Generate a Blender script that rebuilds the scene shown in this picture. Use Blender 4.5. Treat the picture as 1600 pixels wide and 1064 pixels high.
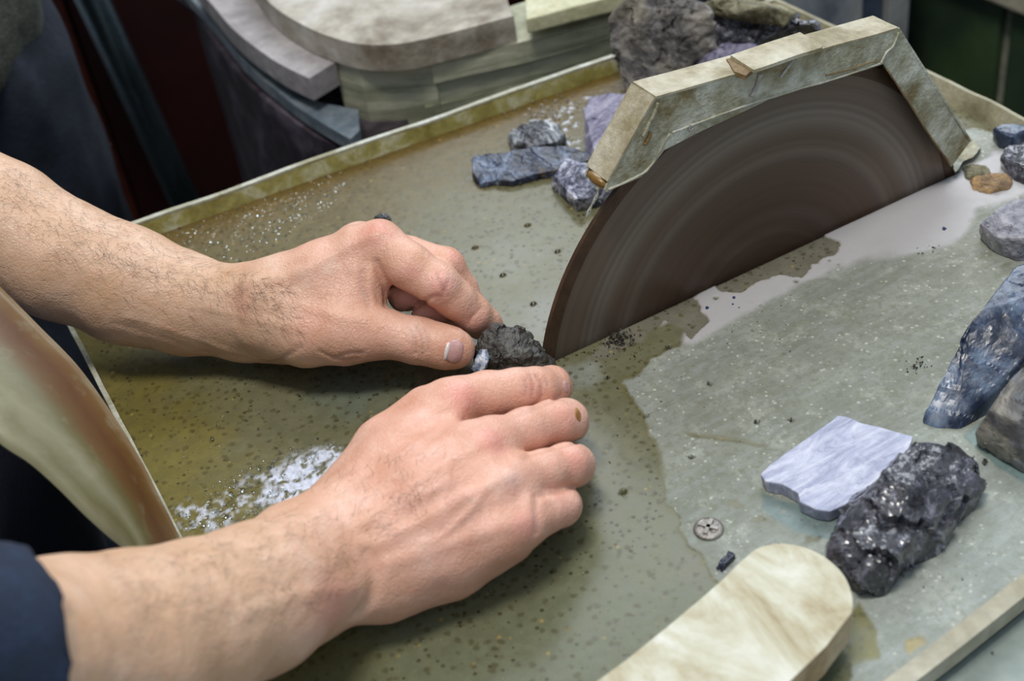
import bpy, bmesh, math, random
import numpy as np
from mathutils import Vector, Matrix

for o in list(bpy.data.objects): bpy.data.objects.remove(o)
random.seed(7); rng = np.random.default_rng(7)
SC = bpy.context.scene
COL = SC.collection

# ------------------------------------------------------------------ camera, world, lights
FOC = 2084.0                                    # focal length in pixels of the 1600 px frame
CAM = np.array([0.0, 0.0, 0.40])
RC = np.array([[.86305895, .3908201, -.31998264], [-.48982871, .49297872, -.71905481], [-.12327645, .77732338, .6169046]])
cam = bpy.data.cameras.new('camera'); camo = bpy.data.objects.new('camera', cam); COL.objects.link(camo)
M4 = Matrix([list(RC[i]) + [CAM[i]] for i in range(3)] + [[0, 0, 0, 1]])
camo.matrix_world = M4
cam.sensor_width = 36.0; cam.lens = FOC / 1600 * 36; cam.clip_start = .02; cam.clip_end = 50
cam.dof.use_dof = True; cam.dof.focus_distance = .61; cam.dof.aperture_fstop = 9.0
SC.camera = camo
SC.view_settings.view_transform = 'Standard'; SC.view_settings.look = 'None'
SC.view_settings.exposure = 0.0; SC.view_settings.gamma = 1.0; SC.view_settings.use_curve_mapping = False
w = bpy.data.worlds.new('workshop_air'); SC.world = w; w.use_nodes = True
wb = w.node_tree.nodes['Background']; wb.inputs[0].default_value = (.72, .84, 1.0, 1); wb.inputs[1].default_value = .60

def area(name, loc, target, sx, sy, power, col):
    l = bpy.data.lights.new(name, 'AREA'); l.shape = 'RECTANGLE'; l.size = sx; l.size_y = sy; l.energy = power; l.color = col
    o = bpy.data.objects.new(name, l); COL.objects.link(o); o.location = loc
    o.rotation_euler = (Vector(target) - Vector(loc)).to_track_quat('-Z', 'Y').to_euler(); return o
area('window_light', (1.5, 1.9, 1.9), (.25, .45, 0), 1.9, 1.3, 50, (.86, .93, 1.0))
area('ceiling_lamp', (-.1, .25, 1.75), (.22, .45, 0), .5, .35, 22, (1.0, .96, .90))

# ------------------------------------------------------------------ projection helpers (pixel -> point in the workshop, in metres)
def ray(x, y): return RC @ np.array([x - 800.0, -(y - 532.0), -FOC])
def Z(x, y, z=0.0):
    d = ray(x, y); return CAM + d * (z - CAM[2]) / d[2]
def Yp(x, y, yy):
    d = ray(x, y); return CAM + d * yy / d[1]
def Xp(x, y, xx):
    d = ray(x, y); return CAM + d * xx / d[0]
def depth(p): return float(-(RC.T @ (np.asarray(p) - CAM))[2])

# ------------------------------------------------------------------ object helpers
def tag(o, label=None, cat=None, group=None, kind=None):
    if label: o['label'] = label
    if cat: o['category'] = cat
    if group: o['group'] = group
    if kind: o['kind'] = kind
    return o
def empty(name, loc=(0, 0, 0)):
    o = bpy.data.objects.new(name, None); COL.objects.link(o); o.location = loc; o.empty_display_size = .02; return o
def link(name, me, m=None, parent=None, smooth=False):
    o = bpy.data.objects.new(name, me); COL.objects.link(o)
    if m: me.materials.append(m)
    if parent:
        o.parent = parent
        o.matrix_parent_inverse = Matrix.Translation(parent.matrix_world.translation if False else Vector(parent.location)).inverted() if parent.type == 'EMPTY' else Matrix()
    if smooth: me.polygons.foreach_set('use_smooth', [True] * len(me.polygons))
    return o
def mesh(name, V, F):
    me = bpy.data.meshes.new(name); me.from_pydata([tuple(map(float, v)) for v in V], [], [tuple(int(i) for i in f) for f in F]); me.update(); return me
def quads_mesh(name, V, Q):
    me = bpy.data.meshes.new(name)
    me.vertices.add(len(V)); me.vertices.foreach_set('co', np.asarray(V, np.float32).ravel())
    me.loops.add(Q.size); me.loops.foreach_set('vertex_index', Q.astype(np.int32).ravel())
    me.polygons.add(len(Q)); me.polygons.foreach_set('loop_start', np.arange(0, Q.size, 4, dtype=np.int32))
    me.update(calc_edges=True); me.validate(); return me
def bm_link(name, bm, m=None, parent=None, smooth=False):
    bmesh.ops.recalc_face_normals(bm, faces=bm.faces[:])
    me = bpy.data.meshes.new(name); bm.to_mesh(me); bm.free(); return link(name, me, m, parent, smooth)
def attr_col(me, name, arr):
    a = me.color_attributes.new(name, 'FLOAT_COLOR', 'POINT')
    full = np.ones((len(arr), 4), np.float32); full[:, :arr.shape[1]] = arr
    a.data.foreach_set('color', full.ravel())
def prism_bm(top, bot, bm=None):
    bm = bm or bmesh.new()
    a = [bm.verts.new(tuple(p)) for p in top]; b = [bm.verts.new(tuple(p)) for p in bot]; n = len(a)
    bm.faces.new(a); bm.faces.new(b[::-1])
    for i in range(n): bm.faces.new((a[i], b[i], b[(i + 1) % n], a[(i + 1) % n]))
    return bm
def bevel(bm, w, seg=2):
    bmesh.ops.bevel(bm, geom=bm.edges[:], offset=w, segments=seg, profile=.6, affect='EDGES', clamp_overlap=True); return bm
def smooth_line(pts, n=6, closed=False):
    P = [np.asarray(p, float) for p in pts]; out = []; m = len(P)
    rng_ = range(m) if closed else range(m - 1)
    for i in rng_:
        p0 = P[(i - 1) % m] if closed or i > 0 else P[0]; p1 = P[i]; p2 = P[(i + 1) % m]; p3 = P[(i + 2) % m] if closed or i + 2 < m else P[-1]
        for k in range(n):
            t = k / n
            out.append(.5 * ((2 * p1) + (-p0 + p2) * t + (2 * p0 - 5 * p1 + 4 * p2 - p3) * t * t + (-p0 + 3 * p1 - 3 * p2 + p3) * t ** 3))
    if not closed: out.append(P[-1])
    return out
def tube_bm(pts, rad, seg=12, bm=None, cap=True):
    bm = bm or bmesh.new(); rings = []
    P = [Vector(p) for p in pts]
    for i, p in enumerate(P):
        t = (P[min(i + 1, len(P) - 1)] - P[max(i - 1, 0)]).normalized()
        a = t.orthogonal().normalized() if i == 0 else (a - t * a.dot(t)).normalized()
        b = t.cross(a); r = rad[i] if hasattr(rad, '__len__') else rad
        rings.append([bm.verts.new(p + a * r * math.cos(2 * math.pi * k / seg) + b * r * math.sin(2 * math.pi * k / seg)) for k in range(seg)])
    for i in range(len(rings) - 1):
        for k in range(seg): bm.faces.new((rings[i][k], rings[i][(k + 1) % seg], rings[i + 1][(k + 1) % seg], rings[i + 1][k]))
    if cap: bm.faces.new(rings[0][::-1]); bm.faces.new(rings[-1])
    return bm

# ------------------------------------------------------------------ numpy noise
def _h(ix, iy, iz, s):
    n = (ix * 374761393 + iy * 668265263 + iz * 2147483647 + s * 1274126177) & 0xffffffff
    n = ((n ^ (n >> 13)) * 1274126177) & 0xffffffff
    n = n ^ (n >> 16); return (n & 0xffff) / 65535.0
def noise(P, s=0):
    P = np.asarray(P, float); I = np.floor(P).astype(np.int64); F = P - I; F = F * F * (3 - 2 * F); r = 0
    for dx in (0, 1):
        for dy in (0, 1):
            for dz in (0, 1):
                wgt = (F[:, 0] if dx else 1 - F[:, 0]) * (F[:, 1] if dy else 1 - F[:, 1]) * (F[:, 2] if dz else 1 - F[:, 2])
                r = r + wgt * _h(I[:, 0] + dx, I[:, 1] + dy, I[:, 2] + dz, s)
    return r * 2 - 1
def fbm(P, o=4, s=0):
    r = 0; a = .5; P = np.asarray(P, float)
    for k in range(o): r = r + a * noise(P, s + k); P = P * 2.03 + 5.1; a *= .5
    return r

# ------------------------------------------------------------------ material helpers
class NT:
    def __init__(s, name):
        s.m = bpy.data.materials.new(name); s.m.use_nodes = True; s.t = s.m.node_tree; s.n = s.t.nodes; s.p = s.n['Principled BSDF']
        s.tc = s.n.new('ShaderNodeTexCoord').outputs['Object']
    def L(s, a, b): s.t.links.new(a, b)
    def val(s, sock, v):
        if hasattr(v, 'is_output') or isinstance(v, bpy.types.NodeSocket): s.L(v, sock)
        else: sock.default_value = v
    def noise(s, scale, detail=4, rough=.6, dist=0, vec=None, stretch=None, rot=None):
        v = vec or s.tc
        if stretch or rot:
            mp = s.n.new('ShaderNodeMapping'); s.L(v, mp.inputs[0]); v = mp.outputs[0]
            if stretch: mp.inputs['Scale'].default_value = stretch
            if rot: mp.inputs['Rotation'].default_value = rot
        n = s.n.new('ShaderNodeTexNoise'); s.L(v, n.inputs['Vector']); n.inputs['Scale'].default_value = scale
        n.inputs['Detail'].default_value = detail; n.inputs['Roughness'].default_value = rough; n.inputs['Distortion'].default_value = dist
        return n.outputs['Fac']
    def voro(s, scale, feature='F1', out='Distance', rand=1):
        n = s.n.new('ShaderNodeTexVoronoi'); s.L(s.tc, n.inputs['Vector']); n.feature = feature; n.inputs['Scale'].default_value = scale
        n.inputs['Randomness'].default_value = rand; return n.outputs[out]
    def ramp(s, f, stops, interp='LINEAR'):
        r = s.n.new('ShaderNodeValToRGB'); s.L(f, r.inputs[0]); e = r.color_ramp.elements; r.color_ramp.interpolation = interp
        while len(e) < len(stops): e.new(.5)
        for i, (p, c) in enumerate(stops):
            e[i].position = p; e[i].color = (c, c, c, 1) if not hasattr(c, '__len__') else (*c, 1)
        return r.outputs[0]
    def mix(s, f, a, b, mode='MIX'):
        n = s.n.new('ShaderNodeMix'); n.data_type = 'RGBA'; n.blend_type = mode; s.val(n.inputs[0], f)
        for i, v in ((6, a), (7, b)): s.val(n.inputs[i], (*v, 1) if isinstance(v, tuple) and len(v) == 3 else v)
        return n.outputs[2]
    def math(s, op, a, b=None, c=None, clamp=False):
        n = s.n.new('ShaderNodeMath'); n.operation = op; n.use_clamp = clamp
        for i, v in enumerate((a, b, c)):
            if v is not None: s.val(n.inputs[i], v)
        return n.outputs[0]
    def attr(s, name):
        a = s.n.new('ShaderNodeAttribute'); a.attribute_name = name; sp = s.n.new('ShaderNodeSeparateColor'); s.L(a.outputs['Color'], sp.inputs[0])
        return a.outputs['Color'], sp.outputs[0], sp.outputs[1], sp.outputs[2]
    def bump(s, h, strength=.3, dist=.001, prev=None):
        b = s.n.new('ShaderNodeBump'); s.L(h, b.inputs['Height']); b.inputs['Strength'].default_value = strength; b.inputs['Distance'].default_value = dist
        if prev: s.L(prev, b.inputs['Normal'])
        return b.outputs[0]
    def out(s, col=None, rough=None, metal=None, normal=None, **k):
        if col is not None: s.val(s.p.inputs['Base Color'], (*col, 1) if isinstance(col, tuple) else col)
        if rough is not None: s.val(s.p.inputs['Roughness'], rough)
        if metal is not None: s.val(s.p.inputs['Metallic'], metal)
        if normal is not None: s.L(normal, s.p.inputs['Normal'])
        for kk, v in k.items(): s.val(s.p.inputs[kk.replace('_', ' ')], v)
        return s.m
def lin(*c): return tuple(((v / 255) / 12.92 if v <= 10 else (((v / 255) + .055) / 1.055) ** 2.4) for v in c)

def simple(name, c1, c2, scale=30, rough=.6, metal=0, bs=.3, bd=.001, c3=None, stretch=None, detail=5, rot=None, lo=.35, hi=.65, **k):
    t = NT(name); f = t.noise(scale, detail, .65, .3, stretch=stretch, rot=rot)
    st = [(lo, c1), (hi, c2)] if c3 is None else [(lo - .05, c1), (.5, c2), (hi + .05, c3)]
    c = t.ramp(f, st); f2 = t.noise(scale * 6, 4, .6)
    c = t.mix(t.ramp(f2, [(.3, .75), (.7, 1.0)]), (0, 0, 0), c, 'MIX')
    return t.out(c, rough, metal, t.bump(t.math('ADD', f, f2), bs, bd), **k)

# table film: attribute 'zone' R = dry slab face, G = silt film with reflected paleness painted in, B = froth, grit and painted splash glint ; 'tint' = mud colour with painted teal shade
def table_material():
    t = NT('wet_table_steel')
    zc, dry, silt, foam_glint = t.attr('zone'); tint, a, b, c = t.attr('tint')
    n1 = t.noise(22, 6, .6); n2 = t.noise(130, 5, .65); n3 = t.noise(420, 3, .6)
    col = t.mix(t.ramp(n1, [(.3, 0.0), (.7, .35)]), tint, t.mix(1.0, tint, (.62, .58, .42), 'MULTIPLY'))
    col = t.mix(t.ramp(n2, [(.35, .28), (.65, 0.0)]), col, (.05, .048, .03))
    # brown and gold sand grains lying in the wet film
    v = t.voro(340); vc = t.voro(340, out='Color'); sp = t.n.new('ShaderNodeSeparateColor'); t.L(vc, sp.inputs[0])
    grain = t.math('MULTIPLY', t.math('LESS_THAN', v, t.math('ADD', .12, t.math('MULTIPLY', sp.outputs[2], .2))), t.math('GREATER_THAN', sp.outputs[0], .35))
    gcol = t.ramp(sp.outputs[1], [(.0, (.035, .025, .01)), (.72, (.06, .045, .015)), (.86, (.30, .22, .07)), (1., (.55, .48, .22))], 'CONSTANT')
    wet = t.math('SUBTRACT', 1.0, t.math('MAXIMUM', dry, silt), clamp=True)
    clump = t.ramp(t.noise(14, 3, .6), [(.4, .25), (.6, 1.0)])
    g1 = t.math('MULTIPLY', t.math('MULTIPLY', grain, wet), clump)
    col = t.mix(t.math('MULTIPLY', g1, .9), col, gcol)
    v2 = t.math('ADD', t.voro(240), t.math('MULTIPLY', t.math('SUBTRACT', n3, .5), .9)); vc2 = t.voro(240, out='Color'); sp2 = t.n.new('ShaderNodeSeparateColor'); t.L(vc2, sp2.inputs[0])
    blot = t.math('MULTIPLY', t.ramp(v2, [(.22, 1.0), (.42, 0.0)]), t.math('GREATER_THAN', sp2.outputs[2], .45))
    col = t.mix(t.math('MULTIPLY', t.math('MULTIPLY', blot, wet), .6), col, (.06, .048, .016))
    # dry slab: blue grey brushed steel with lime flecks and scratches
    sc = t.noise(40, 5, .7, vec=t.tc, stretch=(1, 5, 1), rot=(0, 0, -.1)); fl = t.noise(330, 4, .7)
    dcol = t.ramp(n1, [(.3, lin(112, 116, 110)), (.55, lin(146, 150, 144)), (.75, lin(176, 178, 166))])
    dcol = t.mix(t.ramp(sc, [(.45, 0.0), (.75, .45)]), dcol, lin(190, 200, 208))
    n4 = t.noise(55, 6, .75); n5 = t.noise(240, 4, .75)
    dcol = t.mix(t.ramp(n4, [(.52, 0.0), (.66, .55)]), dcol, lin(206, 208, 196))
    dcol = t.mix(t.ramp(n5, [(.40, .55), (.5, 0.0)]), dcol, lin(112, 114, 102))
    vf = t.math('ADD', t.voro(260), t.math('MULTIPLY', t.math('SUBTRACT', n3, .5), .5)); dcol = t.mix(t.math('MULTIPLY', t.ramp(vf, [(.12, .9), (.22, 0.0)]), t.ramp(n4, [(.4, .2), (.55, 1.0)])), dcol, lin(222, 222, 210))
    dcol = t.mix(t.ramp(n2, [(.25, .6), (.42, 0.0)]), dcol, lin(92, 96, 84))
    dcol = t.mix(.5, dcol, tint)
    scol = t.mix(t.ramp(n1, [(.4, 0.0), (.7, .4)]), lin(176, 172, 172), lin(158, 158, 150))  # pale lavender paints the bright room's reflection into the silt colour
    col = t.mix(dry, col, dcol); col = t.mix(silt, col, scol)
    col = t.mix(foam_glint, col, lin(205, 210, 225))  # bluish white: froth, pale grit and painted window glint
    rough = t.mix(dry, (.20,) * 3, (.5,) * 3); rough = t.mix(silt, rough, (.32,) * 3)
    rough = t.math('ADD', rough, t.math('MULTIPLY', t.ramp(n2, [(.3, 0.0), (.7, .14)]), 1.0))
    hgt = t.math('ADD', t.math('MULTIPLY', fl, t.math('ADD', t.math('MULTIPLY', dry, 1.0), .12)), t.math('MULTIPLY', g1, .55))
    nb = t.bump(hgt, .35, .0006); nb = t.bump(n1, .05, .002, nb)
    return t.out(col, rough, .0, nb, IOR=1.33)

def skin_material():
    t = NT('skin')
    col, red, nail, hair = t.attr('skin'); n1 = t.noise(55, 5, .6); n2 = t.noise(260, 4, .65); n3 = t.voro(900, 'F1')
    base = t.ramp(n1, [(.3, (.56, .34, .20)), (.55, (.64, .41, .27)), (.75, (.70, .48, .34))])
    pink = t.ramp(n1, [(.3, (.66, .27, .20)), (.6, (.74, .36, .29)), (.75, (.78, .48, .41))])
    c = t.mix(red, base, pink)
    c = t.mix(t.ramp(n2, [(.55, 0.0), (.8, .4)]), c, (.62, .24, .18))
    c = t.mix(t.ramp(n2, [(.25, .35), (.42, 0.0)]), c, (.72, .55, .42))
    c = t.mix(nail, c, (.70, .42, .38))
    c = t.mix(hair, c, (.30, .19, .16))  # this channel gives the creases a darker skin colour
    rough = t.mix(nail, (.44,) * 3, (.25,) * 3)
    h = t.math('ADD', t.math('MULTIPLY', n2, .8), t.math('MULTIPLY', n3, .35))
    vr = t.voro(420, 'DISTANCE_TO_EDGE'); cr = t.ramp(vr, [(0.0, 0.0), (.10, 1.0)]); nb = t.bump(h, .38, .0010); nb = t.bump(cr, .22, .0006, nb); nb = t.bump(n1, .3, .003, nb)
    return t.out(c, rough, 0, nb, Subsurface_Weight=.12, Subsurface_Scale=.004, Subsurface_Radius=(1., .35, .2), Specular_IOR_Level=.45)

def rock_mat(name, stops, scale=60, fl=(0, 0, 0), flamt=0, rough=.35, bs=.7, bd=.002, stretch=None, rot=None, dist=1.2, coat=0, crust=None):
    t = NT(name); f = t.noise(scale, 8, .68, dist, stretch=stretch, rot=rot); c = t.ramp(f, stops)
    f2 = t.noise(scale * 5, 6, .75); f3 = t.noise(scale * .35, 3, .5)
    if flamt: c = t.mix(t.math('MULTIPLY', t.ramp(f2, [(.52, 0.0), (.62, 1.0)]), t.ramp(f3, [(.35, flamt * .35), (.65, flamt)])), c, fl)
    if crust:
        sx = t.n.new('ShaderNodeSeparateXYZ'); t.L(t.tc, sx.inputs[0]); q = t.math('ADD', t.math('MULTIPLY', sx.outputs[0], -12.0), t.math('MULTIPLY', sx.outputs[2], 4.0)); q = t.math('ADD', q, t.math('MULTIPLY', t.math('SUBTRACT', f3, .5), 1.2))
        c = t.mix(t.ramp(q, [(.40, 0.0), (.62, .8)]), c, crust)
    h = t.math('ADD', f, t.math('MULTIPLY', f2, .5))
    return t.out(c, t.ramp(f2, [(.3, rough * .7), (.7, min(1, rough * 1.8))]), 0, t.bump(h, bs, bd), IOR=1.52, Coat_Weight=coat, Coat_Roughness=.08)

MT = dict(
    table=table_material(), skin=skin_material(),
    lip=simple('limed_lip_paint', lin(112, 98, 34), lin(146, 138, 76), 40, .45, 0, .5, .001, c3=lin(196, 196, 176)),
    lipedge=simple('worn_lip_edge', lin(150, 145, 112), lin(206, 206, 192), 60, .5, 0, .4, .001),
    lipdull=simple('muddy_lip_paint', lin(110, 104, 74), lin(150, 142, 112), 30, .55, 0, .5, .0015, c3=lin(172, 166, 140)),
    frontedge=simple('front_edge_paint', lin(150, 144, 118), lin(186, 180, 160), 25, .6, 0, .4, .001),
    ledge=simple('lower_ledge_paint', lin(98, 116, 112), lin(150, 160, 152), 12, .5, 0, .2, .001),
    hood=simple('limed_galvanised_steel', lin(128, 114, 76), lin(168, 166, 142), 48, .42, .1, .9, .0016, c3=lin(212, 212, 196), lo=.4, hi=.6),
    hood_top=simple('chalky_steel', lin(138, 126, 90), lin(176, 166, 138), 40, .55, 0, .7, .0012, c3=lin(196, 190, 168), lo=.4, hi=.6),
    rust=simple('rust_crust', lin(118, 92, 54), lin(150, 126, 84), 90, .6, 0, .8, .0015),
    brownwater=NT('brown_slurry').out(lin(122, 92, 42), .3, 0),
    plank=simple('limed_board', lin(126, 114, 96), lin(178, 170, 154), 16, .7, 0, .5, .002, c3=lin(204, 198, 190), lo=.4, hi=.6),
    plankside=simple('streaked_board', lin(140, 142, 116), lin(184, 184, 158), 9, .65, 0, .5, .002, c3=lin(206, 202, 176), stretch=(1, 1, 12), lo=.42, hi=.6),
    flange=simple('dusty_flange', lin(140, 134, 134), lin(178, 172, 170), 22, .8, 0, .4, .002),
    bluestrip=simple('blue_grey_strip', lin(84, 98, 108), lin(138, 146, 150), 25, .7, 0, .4, .002),
    cream=simple('cream_board', lin(186, 182, 140), lin(212, 208, 176), 40, .6, 0, .5, .001),
    barrel=simple('splattered_barrel', lin(26, 20, 24), lin(52, 44, 50), 18, .35, 0, .4, .003, c3=lin(120, 112, 122), hi=.72),
    red=simple('oxblood_paint', lin(34, 8, 8), lin(52, 12, 10), 6, .5, 0, .2, .002),
    redge=simple('rusty_edge', lin(70, 26, 12), lin(96, 38, 16), 20, .6),
    darkpipe=simple('oily_steel_pipe', lin(36, 46, 50), lin(74, 86, 90), 30, .28, .75, .3, .001, stretch=(1, 1, .2)),
    black=simple('black_grime', lin(10, 10, 12), lin(20, 20, 22), 10, .7),
    floor=simple('dark_workshop_floor', lin(16, 12, 12), lin(30, 24, 24), 5, .7),
    jeans=simple('dark_denim', lin(22, 28, 40), lin(36, 44, 58), 60, .9, 0, .5, .001),
    fleece=simple('grey_fleece', lin(64, 66, 56), lin(96, 98, 84), 70, .95, 0, .8, .003),
    navy=simple('navy_knit', lin(14, 30, 52), lin(24, 44, 70), 90, .85, 0, .5, .001),
    trousers=simple('navy_trousers', lin(10, 14, 30), lin(20, 24, 44), 50, .9, 0, .5, .001),
    tile=simple('green_glazed_tile', lin(40, 54, 44), lin(64, 84, 52), 5, .4, 0, .2, .001),
    grout=simple('grout', lin(120, 124, 108), lin(160, 160, 140), 40, .9),
    sill=simple('beige_sill', lin(158, 150, 130), lin(184, 176, 156), 60, .8),
    panel=simple('blue_grey_sheet', lin(92, 98, 108), lin(148, 152, 156), 14, .45, .2, .3, .001, c3=lin(170, 168, 160)),
    panel2=simple('dark_sheet', lin(48, 54, 68), lin(80, 90, 108), 14, .4, .3, .3, .001),
    screw=simple('dull_screw', lin(110, 104, 98), lin(168, 162, 154), 200, .4, .5, .5, .0004),
    hole=NT('hole_dark').out(lin(52, 44, 24), .25, 0),
    silt=simple('silt_crust', lin(150, 144, 136), lin(190, 184, 176), 60, .6, 0, .5, .001),
    saw=simple('saw_body', lin(60, 70, 66), lin(90, 98, 90), 10, .6),
)

# ================================================================== SETTING
fl = bmesh.new()
prism_bm([(-3, -2, -.85), (4, -2, -.85), (4, 4.5, -.85), (-3, 4.5, -.85)], [(-3, -2, -.9), (4, -2, -.9), (4, 4.5, -.9), (-3, 4.5, -.9)], fl)
tag(bm_link('floor', fl, MT['floor']), kind='structure')

# ---- tiled low wall behind the saw, at the right, with its sill
WX = .80
wbm = bmesh.new(); prism_bm([(WX, -.4, .0), (WX + .12, -.4, .0), (WX + .12, 3.0, .0), (WX, 3.0, .0)], [(WX, -.4, -.85), (WX + .12, -.4, -.85), (WX + .12, 3.0, -.85), (WX, 3.0, -.85)], wbm)
pt0 = Xp(1600, 26, WX - .02); pt1 = Xp(1565, 170, WX); sillz = float(pt0[2]) + .012
for v in wbm.verts:
    if v.co.z > -.5: v.co.z = sillz - .012
wall = tag(bm_link('wall_right', wbm, MT['grout']), kind='structure')
gy = float(pt1[1]); TW = .30; TH = .42
tile_me = None
for i in range(-3, 7):
    for j in range(2):
        y0 = gy - .006 + i * TW + .012; z1 = sillz - .02 - j * TH
        if z1 - TH + .01 < -.85: zlo = -.845
        else: zlo = z1 - TH + .012
        if tile_me is None or j == 1:
            bm = prism_bm([(-.008, 0, 0), (-.008, TW - .012, 0), (-.008, TW - .012, zlo - z1), (-.008, 0, zlo - z1)], [(0.002, 0, 0), (0.002, TW - .012, 0), (0.002, TW - .012, zlo - z1), (0.002, 0, zlo - z1)])
            bevel(bm, .003); o = bm_link('tile', bm, MT['tile'], wall)
            if j == 0: tile_me = o.data
        else:
            o = bpy.data.objects.new('tile', tile_me); COL.objects.link(o); o.parent = wall
        o.location = (WX, y0, z1)
sb = prism_bm([(WX - .02, -.4, sillz + .012), (WX + .16, -.4, sillz + .012), (WX + .16, 3, sillz + .012), (WX - .02, 3, sillz + .012)], [(WX - .02, -.4, sillz - .012), (WX + .16, -.4, sillz - .012), (WX + .16, 3, sillz - .012), (WX - .02, 3, sillz - .012)])
bevel(sb, .003); tag(bm_link('trim_1', sb, MT['sill']), kind='structure')

# ================================================================== ROCK SAW: table, lips, holes, blade, hood
TX0, TX1, TY0, TY1, YB = .0275, .520, .212, .688, .4424
def backy(x): return .6835 - .055 * (x - .087)
saw = empty('rock_saw', (.28, .45, -.85)); tag(saw, 'wet stone-cutting saw with a muddy steel table, upright disc and bent guard', 'saw')

def poly_px(pts): return np.array([Z(*p)[:2] for p in pts])
def psd(P, poly):                                # signed distance to a polygon, negative inside
    d = np.full(len(P), 1e9); s = np.ones(len(P)); n = len(poly)
    for i in range(n):
        a = poly[i]; b = poly[i - 1]; e = b - a; wv = P - a
        q = wv - e * np.clip((wv @ e) / max(e @ e, 1e-12), 0, 1)[:, None]; d = np.minimum(d, (q ** 2).sum(1))
        c1 = P[:, 1] >= a[1]; c2 = P[:, 1] < b[1]; c3 = e[0] * wv[:, 1] > e[1] * wv[:, 0]
        fl_ = (c1 & c2 & c3) | (~c1 & ~c2 & ~c3); s = np.where(fl_, -s, s)
    return s * np.sqrt(d)
def sm(x, a, b):
    t = np.clip((x - a) / (b - a), 0, 1); return t * t * (3 - 2 * t)

HOLES = [(742, 387), (824, 352), (785, 430), (871, 393), (833, 475), (1045, 542), (948, 590), (1109, 600), (1010, 650), (1183, 660), (1080, 715), (974, 769), (1236, 657)]
st = .0009
xs = np.arange(TX0, TX1 + st / 2, st); ys = np.arange(TY0, TY1 + st / 2, st)
GX, GY = np.meshgrid(xs, ys, indexing='ij'); P2 = np.c_[GX.ravel(), GY.ravel()]; nx, ny = GX.shape
P3 = np.c_[P2, np.zeros(len(P2))]
wob = np.c_[fbm(P3 * 90, 4, 3), fbm(P3 * 90, 4, 9)] * .0052
Pw = P2 + wob
dry = poly_px([(1175, 395), (1090, 462), (1098, 488), (1085, 540), (1020, 560), (973, 600), (1000, 640), (1030, 705), (1050, 800), (1075, 850), (1100, 885), (1180, 960), (1330, 1000), (1300, 1200), (2000, 1000), (1900, 250), (1500, 200)])
silt = poly_px([(940, 545), (1100, 452), (1260, 362), (1410, 290), (1500, 262), (1640, 200), (1620, 300), (1530, 330), (1500, 385), (1400, 405), (1300, 425), (1210, 470), (1150, 500), (1090, 545), (1062, 545), (1060, 500), (1000, 520)])
isl1 = poly_px([(1240, 374), (1285, 364), (1305, 378), (1298, 400), (1272, 408), (1252, 432), (1215, 430), (1180, 442), (1160, 462), (1128, 456), (1112, 440), (1120, 424), (1160, 410), (1205, 386)])
isl2 = poly_px([(960, 500), (1040, 462), (1072, 460), (1090, 470), (1102, 500), (1088, 535), (1060, 520), (1030, 500), (1000, 530), (960, 560), (930, 560)])
dD = psd(Pw, dry); dS = psd(P2 + wob * .6, silt); d1 = psd(P2 + wob * 1.1, isl1); d2 = psd(P2 + wob * 1.2, isl2)
isl = np.maximum(sm(-d1, -.0004, .0006), sm(-d2, -.0004, .0006))
for (x, y, r) in ((1296, 408, 3), (1310, 414, 3), (1244, 441, 5), (1118, 467, 5), (1188, 478, 3), (1175, 517, 4), (1146, 455, 3), (1225, 553, 5)):
    c = Z(x, y)[:2]; isl = np.maximum(isl, sm(r * .6 / 2084 - np.hypot(*((P2 - c) * (1, 1)).T) + wob[:, 0] * .15, -.0003, .0005))
mdry = sm(-dD, -.0006, .0014) * (1 - isl); silt_sheen = sm(-dS, -.0008, .004) * (1 - isl)
silt_sheen *= np.clip(1 - .85 * sm(fbm(P3 * 60, 4, 21), -.05, .35) * sm(-dS, .012, -.001), 0, 1)
# mud colours, and hand shadow painted among them
def L3(*c): return np.array(lin(*c))
tint = np.tile(L3(112, 110, 84), (len(P2), 1))
def tone(mask, c): 
    global tint
    tint = tint * (1 - mask[:, None]) + L3(*c) * mask[:, None]
yellow = sm(.020 + .075 - P2[:, 0] + wob[:, 0] * 4, 0, .06); tone(yellow * .75, (112, 100, 38))
tone(sm(P2[:, 1] + wob[:, 1] * 5 - .555, 0, .09) * .8, (108, 92, 54))
tone(sm(.40 - P2[:, 1] + wob[:, 1] * 5, 0, .14) * .7 * (P2[:, 0] < .4), (104, 112, 90))
tone(sm(backy(P2[:, 0]) - .016 - P2[:, 1] + wob[:, 0], .02, -.01) * .85, (96, 74, 24))
for (x, y, r, c) in ((860, 500, .03, (134, 135, 126)), (900, 585, .012, (146, 150, 142)), (800, 400, .03, (124, 124, 106)), (560, 600, .035, (98, 112, 104)), (1000, 150, .03, (96, 76, 44)), (300, 700, .03, (118, 108, 56))):  # the teal spot paints the far hand's shadow into the mud
    cc = Z(x, y)[:2]; tone(sm(r - np.hypot(*(P2 - cc).T) + wob[:, 0] * 2, 0, r * .8) * .65, c)
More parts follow.
